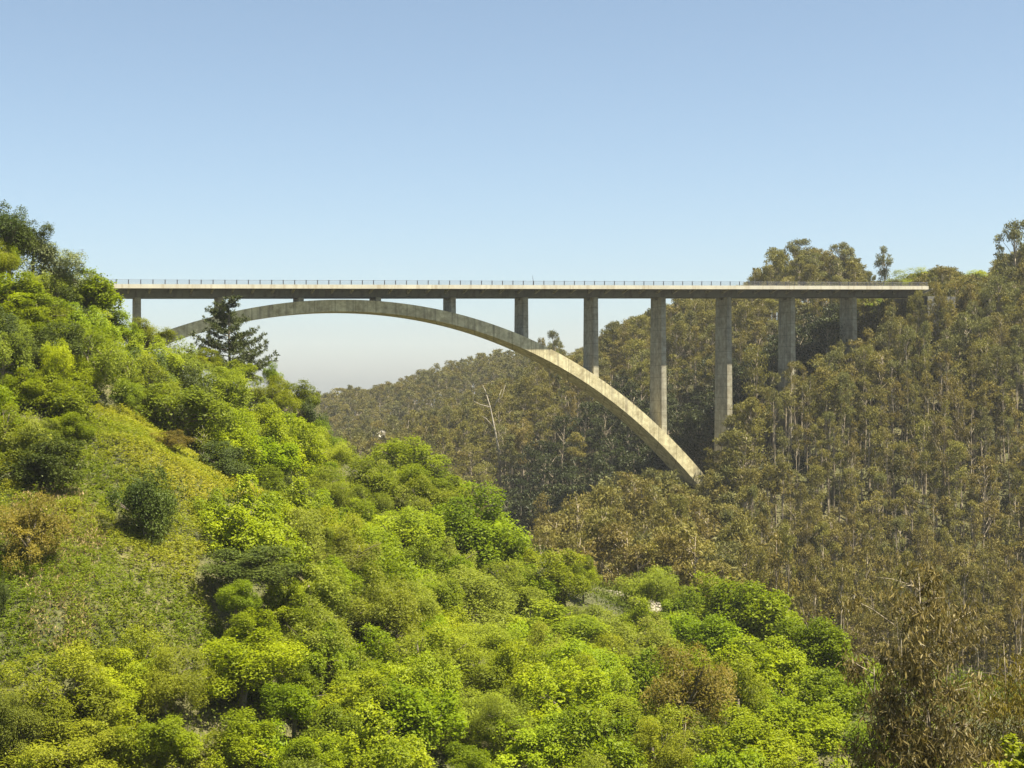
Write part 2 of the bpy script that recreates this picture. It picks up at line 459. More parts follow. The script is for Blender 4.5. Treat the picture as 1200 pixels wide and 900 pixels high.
for a in [(0, 900, 75, 3), (150, 900, 75, 3.5), (300, 900, 74, 4.5), (500, 900, 72, 5), (700, 900, 72, 5.5), (880, 900, 72, 5.5), (1050, 900, 72, 6),
          (0, 760, 82, 1), (100, 720, 86, .6), (60, 650, 92, .8), (170, 620, 96, .6), (250, 640, 98, .8), (30, 560, 102, 1), (230, 540, 112, .5),
          (120, 500, 110, .8), (60, 430, 115, 2.5), (0, 420, 113, 2.5), (0, 320, 122, 3.5), (0, 260, 130, 5), (-80, 300, 120, 3), (-80, 600, 95, 1.5), (-100, 900, 72, 3),
          (100, 350, 135, 4), (150, 375, 145, 4), (200, 415, 155, 4), (250, 435, 162, 4), (310, 455, 165, 4), (370, 480, 160, 4.5),
          (300, 530, 132, 4), (400, 585, 125, 4.5), (440, 555, 140, 4.5), (520, 570, 140, 4.5), (570, 615, 138, 5), (620, 660, 132, 5), (680, 710, 125, 5),
          (330, 620, 108, 3), (400, 680, 100, 4.5), (300, 720, 92, 3.5), (450, 760, 90, 5), (600, 720, 105, 5), (600, 800, 88, 5), (740, 745, 112, 5.5),
          (760, 820, 88, 5.5), (850, 725, 115, 5.5), (950, 755, 108, 5.5), (900, 820, 90, 5.5), (1000, 820, 88, 5.5), (200, 780, 84, 2.5),
          (700, 700, 170, 0), (660, 700, 175, 0), (740, 705, 160, 0), (800, 745, 150, 0), (860, 780, 140, 0), (950, 810, 122, 0), (1050, 822, 108, 0), (1120, 850, 96, 0),
          (650, 655, 232, 13), (720, 620, 250, 14), (820, 575, 280, 14), (900, 740, 205, 12), (980, 740, 200, 12), (1000, 605, 260, 14), (1190, 605, 250, 14),
          (1190, 720, 215, 13), (1100, 685, 230, 13), (870, 490, 282, 13), (930, 435, 294, 13), (1000, 408, 300, 13), (1100, 350, 312, 12), (1190, 345, 300, 13),
          (1050, 725, 205, 12), (800, 650, 240, 14), (900, 565, 264, 14), (1300, 600, 250, 14), (1300, 330, 300, 12),
          (1000, 305, 370, 15), (925, 300, 380, 15), (870, 340, 385, 15), (790, 355, 390, 15), (700, 395, 400, 15), (640, 430, 410, 15), (560, 480, 400, 14),
          (480, 530, 380, 14), (690, 490, 350, 14), (700, 570, 320, 14), (620, 610, 305, 14), (600, 530, 350, 14), (830, 470, 330, 14), (760, 530, 325, 14),
          (950, 400, 330, 14), (1060, 350, 345, 12), (1190, 300, 350, 14), (1300, 280, 360, 14),
          (620, 408, 620, 14), (540, 434, 600, 14), (450, 464, 600, 14), (390, 462, 640, 14), (330, 475, 650, 14), (200, 475, 650, 14), (500, 505, 500, 14),
          (420, 525, 460, 14), (380, 505, 560, 14), (720, 400, 600, 14), (900, 400, 600, 14)]:
    gp(*a)
CP += [(-98, 246, -22), (-60, 240, -38), (-130, 225, -2), (-160, 200, 14), (-30, 260, -48), (-20, 215, -46), (-60, 200, -30), (-150, 330, -20), (-110, 330, -28), (-60, 330, -36),
       (-30, 180, -36), (5, 215, -44), (0, 0, -7), (0, 40, -17), (-35, 35, -11), (-70, 50, 0), (40, 40, -20), (80, 60, -16), (60, 100, -24), (110, 120, -20), (130, 170, -22),
       (-70, 90, 2), (-90, 130, 14), (0, -40, -4), (-60, -40, 0), (60, -40, -8), (-60, 420, -34), (-200, 500, -20), (120, 470, 10), (0, 800, -30), (-250, 800, -40), (250, 800, 0),
       (250, 450, 20), (200, 250, 10), (180, 330, 22), (-220, 250, 20), (-220, 100, 24), (-12, 330, -45), (20, 285, -42)]
CPa = np.array(CP)


def tps_fit(P, z, lam):
    n = len(P)
    d2 = ((P[:, None] - P[None]) ** 2).sum(-1)
    K = np.where(d2 > 0, d2 * np.log(np.maximum(d2, 1e-12)), 0) * 0.5 + lam * np.eye(n)
    Q = np.hstack([np.ones((n, 1)), P])
    A = np.block([[K, Q], [Q.T, np.zeros((3, 3))]])
    return np.linalg.solve(A, np.concatenate([z, np.zeros(3)]))


PN = CPa[:, :2] / 100.0
W_ = tps_fit(PN, CPa[:, 2], 0.004)


def tps(x, y):
    q = np.stack([x, y], -1).reshape(-1, 2) / 100.0
    out = np.empty(len(q))
    for s in range(0, len(q), 20000):
        k = q[s:s + 20000]
        d2 = ((k[:, None] - PN[None]) ** 2).sum(-1)
        out[s:s + 20000] = (d2 * np.log(np.maximum(d2, 1e-12)) * 0.5) @ W_[:-3] + W_[-3] + k @ W_[-2:]
    return out.reshape(np.shape(x))


gx = np.arange(-262.0, 302.0, 3.0); gy = np.arange(-52.0, 802.0, 3.0)
GX, GY = np.meshgrid(gx, gy)
GZ = tps(GX, GY)
GZ += 0.35 * np.sin(GX * 0.31 + 1.3 * np.sin(GY * 0.17)) * np.sin(GY * 0.27 + 0.6)     # small humps


def ground(x, y):
    fx = np.clip((np.asarray(x, float) - gx[0]) / 3.0, 0, len(gx) - 1.001)
    fy = np.clip((np.asarray(y, float) - gy[0]) / 3.0, 0, len(gy) - 1.001)
    i = fx.astype(int); j = fy.astype(int); u = fx - i; v = fy - j
    return (GZ[j, i] * (1 - u) + GZ[j, i + 1] * u) * (1 - v) + (GZ[j + 1, i] * (1 - u) + GZ[j + 1, i + 1] * u) * v


ox = np.concatenate([[-1800, -1100, -700, -450, -340], gx, [380, 500, 750, 1150, 1800]])
oy = np.concatenate([[-600, -300, -150], gy, [900, 1050, 1300, 1700, 2300]])
OX, OY = np.meshgrid(ox, oy)
OZ = ground(OX, OY)
dist = np.maximum(np.maximum(gx[0] - OX, OX - gx[-1]), np.maximum(gy[0] - OY, OY - gy[-1]))
w = np.clip(dist / 300.0, 0, 1)
OZ = OZ * (1 - w) + (-48.0) * w
nx, ny = len(ox), len(oy)
vs = np.stack([OX, OY, OZ], -1).reshape(-1, 3)
idx = np.arange(nx * ny).reshape(ny, nx)
fs = np.stack([idx[:-1, :-1], idx[:-1, 1:], idx[1:, 1:], idx[1:, :-1]], -1).reshape(-1, 4)
me = bpy.data.meshes.new('terrain')
me.from_pydata(vs.tolist(), [], fs.tolist())
me.update()
me.polygons.foreach_set('use_smooth', [True] * len(me.polygons))
me.materials.append(ground_mat())
tag(link('terrain', me), 'steep wooded valley sides and gorge floor under the trees', 'terrain', kind='structure')

# country lane that shows through the trees on the valley floor
road_px = [(600, 690, 192), (640, 696, 180), (680, 698, 173), (720, 701, 166), (760, 720, 158), (820, 760, 146), (860, 780, 140)]
rp = [at(*p)[:2] for p in road_px]
dense = []
for a, b in zip(rp[:-1], rp[1:]):
    for k in range(8):
        f = k / 8; dense.append((a[0] * (1 - f) + b[0] * f, a[1] * (1 - f) + b[1] * f))
dense = np.array(dense)
for _ in range(6):
    dense[1:-1] = (dense[:-2] + 2 * dense[1:-1] + dense[2:]) / 4
mb = MB(); v = []; f = []
for k, p in enumerate(dense):
    d = dense[min(k + 1, len(dense) - 1)] - dense[max(k - 1, 0)]; d /= np.linalg.norm(d)
    nrm = np.array([-d[1], d[0]])
    for s in (-1, -0.33, 0.33, 1):
        q = p + nrm * 1.7 * s
        v.append((q[0], q[1], float(ground(p[0], p[1])) + 0.45 + 0.06 * (1 - abs(s))))
    for s in (-1, 1):
        q = p + nrm * 2.6 * s
        v.append((q[0], q[1], float(ground(q[0], q[1])) - 0.6))
for k in range(len(dense) - 1):
    a = k * 6; b = a + 6
    for c0, c1 in ((0, 1), (1, 2), (2, 3)):
        f.append((a + c0, a + c1, b + c1, b + c0))
    f.append((a + 4, a + 0, b + 0, b + 4)); f.append((a + 3, a + 5, b + 5, b + 3))
mb.add(v, f)
tag(link('road', mb.mesh('road', plain_mat('pale_gravel', (0.23, 0.20, 0.14), 0.9))), 'pale narrow lane on the valley floor between the trees', 'road', kind='structure')

# ------------------------------------------------------------------ bridge
CA, SA = 0.943, 0.3328
ax = np.array([CA, SA, 0.0]); nn = np.array([SA, -CA, 0.0])
P0 = np.array([-62.9, 258.0, 0.0]); SP = 13.7


def BP(i, t, z):
    p = P0 + ax * (i * SP) + nn * t
    return (p[0], p[1], z)


def ztop(i): return 16.33 + 0.262 * i


def drop(i):
    u = i - 2.5
    return 0.45 + 1.06 * u * u + 0.0085 * u ** 4


def zarch(i): return ztop(i) - 1.95 - drop(i)


CONC = concrete_mat('weathered_concrete', (0.46, 0.41, 0.25), (0.70, 0.63, 0.38), (0.27, 0.23, 0.15), 3.4)
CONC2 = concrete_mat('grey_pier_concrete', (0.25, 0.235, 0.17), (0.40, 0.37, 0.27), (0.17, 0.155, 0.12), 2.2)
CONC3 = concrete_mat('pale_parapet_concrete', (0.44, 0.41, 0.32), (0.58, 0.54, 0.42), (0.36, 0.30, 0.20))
GIRD = concrete_mat('girder_concrete_shade', (0.10, 0.10, 0.085), (0.16, 0.155, 0.13), (0.07, 0.065, 0.055))  # concrete colour darkened to paint in the shade under the deck overhang
STEEL = plain_mat('galvanised_rail', (0.22, 0.22, 0.23), 0.5, 0.3)
POSTM = plain_mat('rail_post_steel', (0.09, 0.09, 0.10), 0.6, 0.2)

bridge = tag(empty('arch_bridge', BP(2.5, 0, 0)), 'long concrete arch bridge on tall piers spanning the wooded valley', 'bridge')
origin = np.array(BP(2.5, 0, 0))


def bpart(name, mb, mat, parent=None, base=None):
    base = origin if base is None else np.array(base)
    mb.v = [tuple(np.array(p) - base) for p in mb.v]
    o = link(name, mb.mesh(name, mat), parent or bridge)
    if parent is None:
        o.location = tuple(base - origin)
    return o


# arch rib
m = MB(); hw = 3.5
ii = np.linspace(-2.9, 7.95, 120)
ring = []
for i in ii:
    e = 0.02
    sl = (zarch(i + e) - zarch(i - e)) / (2 * e * SP)
    th = 2.05 + 0.03 * (i - 2.5) ** 2 * 0.25
    nx_, nz_ = sl / math.hypot(1, sl), -1 / math.hypot(1, sl)
    zt = zarch(i)
    di = nx_ * th / SP; zb = zt + nz_ * th
    ring.append([BP(i, hw, zt), BP(i, -hw, zt), BP(i + di, -hw, zb), BP(i + di, hw, zb)])
v = [p for r in ring for p in r]; f = []
for k in range(len(ring) - 1):
    for c in range(4):
        f.append((k * 4 + c, k * 4 + (c + 1) % 4, k * 4 + 4 + (c + 1) % 4, k * 4 + 4 + c))
f += [(3, 2, 1, 0), tuple(len(v) - 4 + c for c in range(4))]
m.add(v, f)
arch = bpart('arch', m, CONC)

# deck: edge slab and box girder, swept along the line
I0, I1 = -3.2, 11.02


def sweep(sec, i0=I0, i1=I1, n=2):
    m = MB(); v = []; f = []; k = len(sec)
    for i in np.linspace(i0, i1, n):
        v += [BP(i, t, ztop(i) + z) for t, z in sec]
    for s in range(n - 1):
        for c in range(k):
            f.append((s * k + c, s * k + (c + 1) % k, (s + 1) * k + (c + 1) % k, (s + 1) * k + c))
    f += [tuple(range(k - 1, -1, -1)), tuple((n - 1) * k + c for c in range(k))]
    m.add(v, f)
    return m


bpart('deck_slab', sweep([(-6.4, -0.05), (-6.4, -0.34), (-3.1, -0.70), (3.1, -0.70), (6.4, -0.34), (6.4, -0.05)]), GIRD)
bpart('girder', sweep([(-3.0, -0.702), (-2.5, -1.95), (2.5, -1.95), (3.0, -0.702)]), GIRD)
for s in (1, -1):
    a = [(6.402, -0.68), (6.72, -0.68), (6.72, 0.0), (6.1, 0.0), (6.1, -0.046), (6.402, -0.046)]
    bpart('parapet', sweep([(t * s, z) for t, z in a]), CONC3)
mr = sweep([(-6.05, -0.044), (6.05, -0.044), (6.05, -0.02), (-6.05, -0.02)])
bpart('road_surface', mr, plain_mat('asphalt', (0.05, 0.05, 0.05), 0.9))
# cantilever brackets under the near and far overhang
for s in (1,):
    for k in range(-1, 45):
        i = k / 4.0 + 0.125
        m = MB()
        w_ = 0.16
        tri = [(2.75, -1.35), (2.98, -0.73), (5.9, -0.42), (5.9, -0.60)]
        p = [BP(i - w_ / SP, t * s, ztop(i) + z) for t, z in tri] + [BP(i + w_ / SP, t * s, ztop(i) + z) for t, z in tri]
        m.add(p, [(0, 1, 2, 3), (7, 6, 5, 4), (0, 4, 5, 1), (1, 5, 6, 2), (2, 6, 7, 3), (3, 7, 4, 0)])
        bpart('bracket', m, CONC2)
# piers, each with a notched saddle that leaves a gap under the girder
pier_feet = []
for i in range(-1, 11):
    hwp, ht = 2.35, 0.47
    zt = ztop(i) - 1.95
    on_arch = i <= 7
    c = BP(i, 0, 0)
    if on_arch:
        zb = zarch(i) - 0.9
    else:
        zb = float(ground(c[0], c[1])) - 2.0
    pier_feet.append((c[0], c[1]))
    m = MB()
    d = ht / SP
    grow = 1 + 0.006 * (zt - zb)
    lo = [BP(i - d * grow, hwp * grow, zb), BP(i + d * grow, hwp * grow, zb), BP(i + d * grow, -hwp * grow, zb), BP(i - d * grow, -hwp * grow, zb)]
    if i == 7 or on_arch:
        lo = [(p[0], p[1], min(zarch(i - d * grow), zarch(i + d * grow)) - 0.12) for p in lo]
    hi = [BP(i - d, hwp, zt - 0.45), BP(i + d, hwp, zt - 0.45), BP(i + d, -hwp, zt - 0.45), BP(i - d, -hwp, zt - 0.45)]
    m.hexa(lo + hi)
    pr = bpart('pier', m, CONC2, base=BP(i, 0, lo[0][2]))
    for s in (1, -1):
        mm = MB()
        a0, a1 = 0.75 * s, hwp * s
        q = [BP(i - d, a0, zt - 0.448), BP(i + d, a0, zt - 0.448), BP(i + d, a1, zt - 0.448), BP(i - d, a1, zt - 0.448)]
        mm.hexa(q + [(p[0], p[1], zt - 0.004) for p in q])
        bpart('bearing', mm, CONC2, parent=pr, base=BP(i, 0, lo[0][2]))
# abutment at the right end
m = MB(); i = 11.16
q = [BP(i - .12, 6.0, -4), BP(i + .35, 6.0, -4), BP(i + .35, -6.0, -4), BP(i - .12, -6.0, -4)]
m.hexa(q + [(p[0], p[1], ztop(i) - 1.97) for p in q])
bpart('abutment', m, GIRD)  # same darkened concrete, painting the shade below the deck end
# railings
for s in (1, -1):
    m = MB()
    for z, h in ((0.70, 0.07), (0.50, 0.03), (0.36, 0.03), (0.22, 0.03), (0.09, 0.03)):
        t0 = 6.5 * s
        p = []
        for i in (I0, I1):
            p += [BP(i, t0 - .03, ztop(i) + z - h / 2), BP(i, t0 + .03, ztop(i) + z - h / 2), BP(i, t0 + .03, ztop(i) + z + h / 2), BP(i, t0 - .03, ztop(i) + z + h / 2)]
        m.add(p, [(0, 1, 5, 4), (1, 2, 6, 5), (2, 3, 7, 6), (3, 0, 4, 7), (3, 2, 1, 0), (4, 5, 6, 7)])
    if s < 0:
        for k in range(-20, 79):
            i = k / 7.0
            m.box(BP(i, 6.5 * s, ztop(i) + 0.36), (0.1, 0.1, 0.72), (ax, nn))
    rl = bpart('railing', m, STEEL)
    if s > 0:
        pm = None
        for k in range(-2, 79):
            i = k / 7.0
            if pm is None:
                mp = MB()
                mp.box((0, 0, 0.37), (0.15, 0.05, 0.74), (ax, nn))
                mp.box((0, 0.05 * 0 + 0, 0.76), (0.17, 0.12, 0.03), (ax, nn))
                mp.box((nn[0] * .06, nn[1] * .06, 0.3), (0.06, 0.08, 0.6), (ax, nn))
                pm = mp.mesh('post', POSTM)
            o = link('post', pm, rl)
            o.location = tuple(np.array(BP(i, 6.5, ztop(i) + 0.004)) - origin)
# thin rod standing on the deck edge
i = 5.0
m = MB(); m.tube([(0, 0, 0), (0.0, 0, 0.9), (-0.12, 0, 1.75)], [0.045, 0.035, 0.02], 6)
m.box((0, 0, 0.03), (0.2, 0.2, 0.06))
o = link('marker_rod', m.mesh('marker_rod', POSTM)); o.location = BP(i, 6.25, ztop(i))
tag(o, 'thin bent rod sticking up above the bridge railing at mid span', 'rod')

# ------------------------------------------------------------------ trees
TREES = []     # dicts: x,y,z(base), sx,sz, rz, kind, proto, label, group, name, crown centre/size for visibility


def march(px, py, hc, Y0=52, Y1=640):
    Y = np.linspace(Y0, Y1, 1800)
    X = (px - 600) / F * Y; Z = (HY - py) / F * Y
    fz = ground(X, Y) + hc - Z
    k = np.where(fz >= 0)[0]
    j = int(k[0]) if len(k) else int(np.argmax(fz))
    return float(Y[j])


def hand(px, py, w, h, kind, label, Y=None, canopy=4.3, name='broadleaf_tree', cat='tree'):
    if Y is None:
        Y = 110.0
        for _ in range(6):
            sz = h * Y / F / 1.75
            hc = max(1.0 * sz, canopy - 0.9 * sz)
            Y = 0.4 * Y + 0.6 * march(px, py, hc)
    x, y, z = at(px, py, Y)
    sx = w * Y / F / 1.55 * float(rng.uniform(1.0, 1.2)); sz = h * Y / F / 1.4
    v = int(rng.integers(4))
    TREES.append(dict(x=x, y=y, z=z, sx=sx, sz=sz, rz=float(rng.uniform(0, 6.28)), mesh=BL[kind][v], label=label, group=None,
                      name=name, cat=cat, r=sx * 0.9, h=sz * 0.85, cz=z, keep=True, fam='b'))


HAND = [
    (8, 272, 60, 66, 'D', 'tall dark green tree cut by the picture edge at the top of the left hillside'),
    (40, 285, 46, 40, 'D', 'dark green crown stepping down right of the topmost hillside tree'),
    (66, 312, 62, 58, 'G', 'airy silvery grey-green tree on the left skyline above the bridge deck'),
    (2, 308, 40, 44, 'B', 'bright green tree at the left edge just below the dark topmost tree'),
    (32, 312, 50, 42, 'O', 'olive tree between the dark topmost tree and the silvery skyline tree'),
    (58, 338, 56, 44, 'S', 'grey-green tree under the silvery skyline tree'),
    (110, 352, 72, 66, 'B', 'broad glossy green tree just below the left end of the bridge railing'),
    (124, 384, 56, 34, 'M', 'low mid green crown under the broad glossy tree by the railing'),
    (14, 342, 72, 44, 'M', 'round mid green tree at the left edge level with the bridge deck'),
    (30, 374, 70, 44, 'M', 'wide mid green tree with a dark underside at the left edge below the deck line'),
    (92, 393, 74, 44, 'B', 'bright green dome tree below the broad glossy tree by the railing'),
    (172, 394, 54, 40, 'O', 'olive tree on the skyline below the leftmost visible pier'),
    (4, 415, 56, 72, 'S', 'tall grey-olive tree at the left edge above the meadow'),
    (38, 412, 44, 44, 'D', 'dark rounded tree beside the tall grey-olive edge tree'),
    (62, 428, 34, 52, 'Y', 'pointed yellow-lime tree at the head of the meadow'),
    (92, 442, 38, 40, 'Y', 'low yellow-lime tree right of the pointed lime one'),
    (120, 437, 50, 44, 'M', 'mid green tree with deep shade right of the lime pair'),
    (168, 420, 64, 58, 'M', 'dense mid green tree on the slope straight below the leftmost visible pier'),
    (150, 462, 32, 30, 'M', 'small green tree at the meadow upper corner'),
    (214, 432, 60, 62, 'S', 'sage green tree in front of the left arch springing'),
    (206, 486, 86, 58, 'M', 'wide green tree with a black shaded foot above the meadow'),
    (258, 462, 64, 52, 'M', 'green tree directly under the dark pine'),
    (236, 424, 46, 30, 'O', 'olive crown at the left foot of the dark pine'),
    (284, 436, 44, 26, 'M', 'low green crown in front of the foot of the dark pine'),
    (312, 468, 62, 52, 'O', 'yellowish olive tree down right of the dark pine'),
    (318, 437, 20, 22, 'B', 'little bright green tree tucked against the right foot of the dark pine'),
    (345, 463, 40, 28, 'M', 'low green crown on the skyline where the left hill meets the far wood'),
    (366, 492, 34, 42, 'D', 'dark upright tree on the left hill skyline against the far hazy wood'),
    (264, 500, 58, 46, 'M', 'fresh green tree with shaded base between the pine and the meadow'),
    (316, 540, 70, 54, 'B', 'bright green tree at the right end of the meadow top edge'),
    (262, 540, 50, 40, 'D', 'dark bush added as shade under the fresh green tree at the meadow top'),  # only shadow lies here; a dark-leaved bush is added to stand for it
    (366, 515, 42, 34, 'O', 'olive tree below the dark upright skyline tree'),
    (392, 536, 44, 40, 'O', 'brownish olive tree on the spur edge above the valley'),
    (476, 542, 74, 48, 'M', 'finely leaved green dome crowning the spur above the valley'),
    (432, 566, 56, 50, 'B', 'bright tree with dark underside left of the fine leaved dome'),
    (484, 568, 46, 40, 'M', 'green tree in front of the fine leaved dome'),
    (516, 580, 56, 42, 'B', 'lime topped tree between the fine leaved dome and the big spur dome'),
    (553, 612, 92, 78, 'B', 'big green dome with a sunlit right flank at the edge of the dark gully'),
    (474, 626, 76, 56, 'Y', 'yellow-green feathery tree left of the big dome by the gully'),
    (418, 612, 56, 46, 'B', 'green tree between the feathery yellow tree and the sage hillside'),
    (380, 616, 64, 52, 'O', 'olive tree beside the big yellow-green meadow tree'),
    (392, 652, 66, 52, 'S', 'sage green tree uphill of the round sage thicket'),
    (586, 652, 66, 54, 'B', 'green tree at the foot of the big gully dome'),
    (640, 678, 66, 52, 'Y', 'sunlit lime tree at the lower end of the spur near the lane'),
    (378, 572, 50, 40, 'O', 'olive tree downhill of the bright tree at the meadow edge'),
    (350, 578, 30, 38, 'D', 'narrow dark bush near the right meadow edge'),
    (288, 612, 100, 88, 'Y', 'large yellow-green tree with a black hollow below it on the meadow right side'),
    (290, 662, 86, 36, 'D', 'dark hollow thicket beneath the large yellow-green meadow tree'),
    (277, 700, 44, 34, 'M', 'small green bush in front of the dark hollow thicket'),
    (366, 692, 90, 74, 'S', 'round sage green thicket right of the dark hollow'),
    (360, 628, 52, 48, 'O', 'olive crown pressed against the large yellow-green meadow tree'),
    (292, 744, 56, 44, 'Y', 'bright yellow bush below the dark hollow thicket'),
    (75, 815, 104, 84, 'O', 'rounded pale olive bush filling the lower left below the bare earth patch'),
    (140, 792, 58, 48, 'Y', 'yellow bush right of the rounded pale olive bush'),
    (78, 878, 120, 66, 'O', 'olive bush along the bottom edge at lower left'),
    (4, 850, 60, 70, 'S', 'grey-green bush in the bottom left corner'),
    (197, 797, 76, 62, 'O', 'soft olive bush in the lower left between two yellow bushes'),
    (186, 866, 66, 54, 'B', 'leafy green bush at the bottom edge under the soft olive bush'),
    (286, 778, 92, 60, 'Y', 'wide yellow-lime tree below the bright yellow bush'),
    (286, 862, 66, 54, 'B', 'green bush at the bottom edge beside a dark gap'),
    (346, 828, 66, 54, 'B', 'clumpy green tree right of the dark gap near the bottom'),
    (366, 884, 66, 50, 'B', 'green bush on the bottom edge under the clumpy green tree'),
    (376, 762, 66, 62, 'M', 'mid green tree below the round sage thicket'),
    (424, 818, 84, 52, 'Y', 'pale yellow sparse tree with bare thin stems near the bottom'),
    (496, 850, 116, 92, 'B', 'large clumpy green tree at the bottom centre'),
    (585, 846, 52, 48, 'O', 'small olive bush between the two clumpy bottom trees'),
    (622, 872, 82, 66, 'B', 'clumpy bright green tree right of the small olive bush'),
    (552, 894, 56, 44, 'B', 'low green bush on the bottom edge under the small olive bush'),
    (512, 782, 106, 72, 'O', 'wide olive willow-like tree above the large clumpy tree'),
    (626, 738, 106, 54, 'Y', 'wide lime tree in the middle of the valley floor wood'),
    (692, 788, 108, 64, 'B', 'wide lime-green tree stepping down to the right of the valley wood'),
    (522, 702, 114, 64, 'S', 'wide sage green tree in the middle of the slope'),
    (442, 712, 86, 82, 'S', 'tall sage green tree right of the round sage thicket'),
    (592, 692, 86, 52, 'O', 'olive tree behind the wide lime valley tree'),
    (690, 736, 76, 52, 'S', 'grey sage tree in front of the pale lane'),
    (736, 768, 86, 62, 'S', 'sage green tree downhill of the pale lane'),
    (712, 852, 96, 64, 'M', 'deep green tree with shaded gaps near the bottom centre right'),
    (800, 822, 92, 118, 'R', 'brown-olive tall tree standing among the green trees at the bottom'),
    (757, 690, 66, 58, 'O', 'olive topped bush at the right end of the pale lane'),
    (792, 716, 54, 44, 'B', 'bright bush just right of the olive topped lane bush'),
    (684, 668, 28, 30, 'B', 'small bright bush at the left end of the pale lane'),
    (896, 730, 98, 92, 'B', 'vivid green dome tree against the brown gum slope'),
    (822, 714, 62, 72, 'B', 'lime-green tree left of the vivid dome against the gum slope'),
    (838, 758, 76, 74, 'B', 'vivid green tree in front of the lime tree by the gum slope'),
    (962, 768, 80, 86, 'B', 'vivid green tree at the right end of the valley wood'),
    (896, 790, 86, 76, 'B', 'green tree straight below the vivid dome'),
    (866, 826, 86, 82, 'O', 'yellowish olive tree right of the brown-olive tree'),
    (975, 830, 74, 78, 'B', 'vivid green tree left of the near gum with hanging leaves'),
    (945, 862, 86, 64, 'B', 'green tree on the bottom edge left of the near gum'),
    (876, 878, 96, 62, 'Y', 'lime bush on the bottom edge right of the brown-olive tree'),
    (1013, 706, 54, 54, 'D', 'dark green tree at the foot of the gum slope left of the near gum'),
    (1032, 872, 58, 54, 'B', 'green bush at the foot of the near gum'),
    (768, 880, 70, 56, 'O', 'olive bush on the bottom edge below the brown-olive tree'),
    (560, 752, 70, 46, 'O', 'olive crown between the wide lime tree and the willow-like tree'),
]
for a in HAND:
    hand(*a, canopy=2.2 if (a[3] <= 44 and a[0] < 380 and a[1] < 570) else 4.3)
for a in [
    (172, 590, 60, 78, 'D', 'rounded dark bush standing alone in the middle of the meadow'),
    (34, 625, 74, 76, 'R', 'orange-brown bush at the left edge of the meadow'),
    (50, 538, 88, 50, 'D', 'dark thicket at the upper left of the meadow'),
    (38, 506, 56, 36, 'S', 'sage green bush above the dark meadow thicket'),
    (82, 500, 40, 28, 'M', 'green bush right of the sage bush at the meadow head'),
    (197, 518, 40, 24, 'R', 'low brown-olive bush on the meadow top edge'),
    (242, 586, 34, 18, 'R', 'tan dry bush in the upper right of the meadow'),
    (0, 700, 16, 50, 'D', 'dark narrow bush at the left picture edge below the orange-brown bush'),
    (28, 452, 48, 34, 'Y', 'yellow-green bush at the meadow head beside the tall grey-olive tree'),
    (120, 595, 46, 18, 'R', 'low dry brown bush left of the lone dark bush'),
]:
    hand(*a, canopy=0.4, name='shrub', cat='bush')
hand(133, 345, 30, 44, 'S', 'small grey-green tree overlapping the left end of the bridge parapet', Y=138)
# green trees that stand around the right end of the bridge
for a in [
    (1017, 364, 34, 34, 'B', 'fresh green tree under the right end of the bridge', 322),
    (1146, 357, 40, 34, 'Y', 'lime-green tree on the right hill beyond the end of the bridge', 312),
    (1072, 330, 44, 26, 'O', 'light olive tree above the right end of the bridge deck', 345),
    (1140, 332, 50, 22, 'O', 'light olive crown on the skyline right of the bridge end', 345),
    (1158, 330, 30, 20, 'Y', 'yellow-green crown on the right skyline beside the tall edge gum', 342),
]:
    hand(*a[:6], Y=a[6])

OUT_NEAR = np.array([(-50, 232), (0, 236), (20, 246), (50, 288), (80, 322), (115, 332), (145, 360), (160, 372), (200, 402), (225, 425), (310, 440), (330, 450), (365, 464), (375, 485), (400, 525),
                     (415, 540), (450, 528), (500, 534), (515, 566), (545, 576), (580, 606), (610, 646), (650, 664), (680, 705), (735, 710), (745, 690), (790, 700), (820, 690), (860, 705), (880, 695), (920, 695),
                     (940, 720), (980, 740), (1000, 765), (1008, 805), (1040, 850), (1060, 838), (1080, 860), (1110, 865), (1130, 838), (1200, 850), (1300, 850)], float)
OUT_RIGHT = np.array([(560, 690), (630, 640), (643, 607), (690, 568), (717, 554), (743, 545), (760, 527), (775, 540), (790, 560), (824, 582), (835, 545), (845, 514), (855, 494), (880, 462), (905, 434), (930, 420), (955, 418),
                      (975, 402), (1000, 398), (1020, 380), (1040, 362), (1058, 347), (1085, 346), (1100, 318), (1130, 332), (1160, 330), (1175, 300), (1200, 300), (1300, 290)], float)
OUT_SKY = np.array([(300, 470), (330, 462), (365, 460), (380, 450), (400, 441), (430, 455), (470, 442), (500, 427), (540, 410), (575, 402), (620, 396), (655, 402), (665, 418), (690, 404), (710, 380), (740, 372), (765, 358),
                    (800, 346), (840, 346), (865, 334), (885, 316), (915, 288), (945, 286), (975, 294), (1000, 304), (1015, 328), (1050, 330), (1080, 318), (1110, 312), (1130, 322), (1160, 324), (1175, 300), (1200, 290), (1300, 280)], float)
MEADOW = [(-60, 775), (-60, 560), (10, 545), (60, 545), (95, 480), (150, 475), (205, 515), (260, 552), (305, 572), (330, 590), (245, 590), (236, 660), (235, 690), (270, 730), (255, 760), (160, 755), (120, 770), (40, 775)]


def inside(px, py, poly):
    c = np.zeros(np.shape(px), bool)
    n = len(poly)
    for k in range(n):
        x1, y1 = poly[k]; x2, y2 = poly[(k + 1) % n]
        cond = ((y1 > py) != (y2 > py)) & (px < (x2 - x1) * (py - y1) / (y2 - y1 + 1e-9) + x1)
        c ^= cond
    return c


road_d = lambda x, y: float(np.min(np.hypot(dense[:, 0] - x, dense[:, 1] - y)))
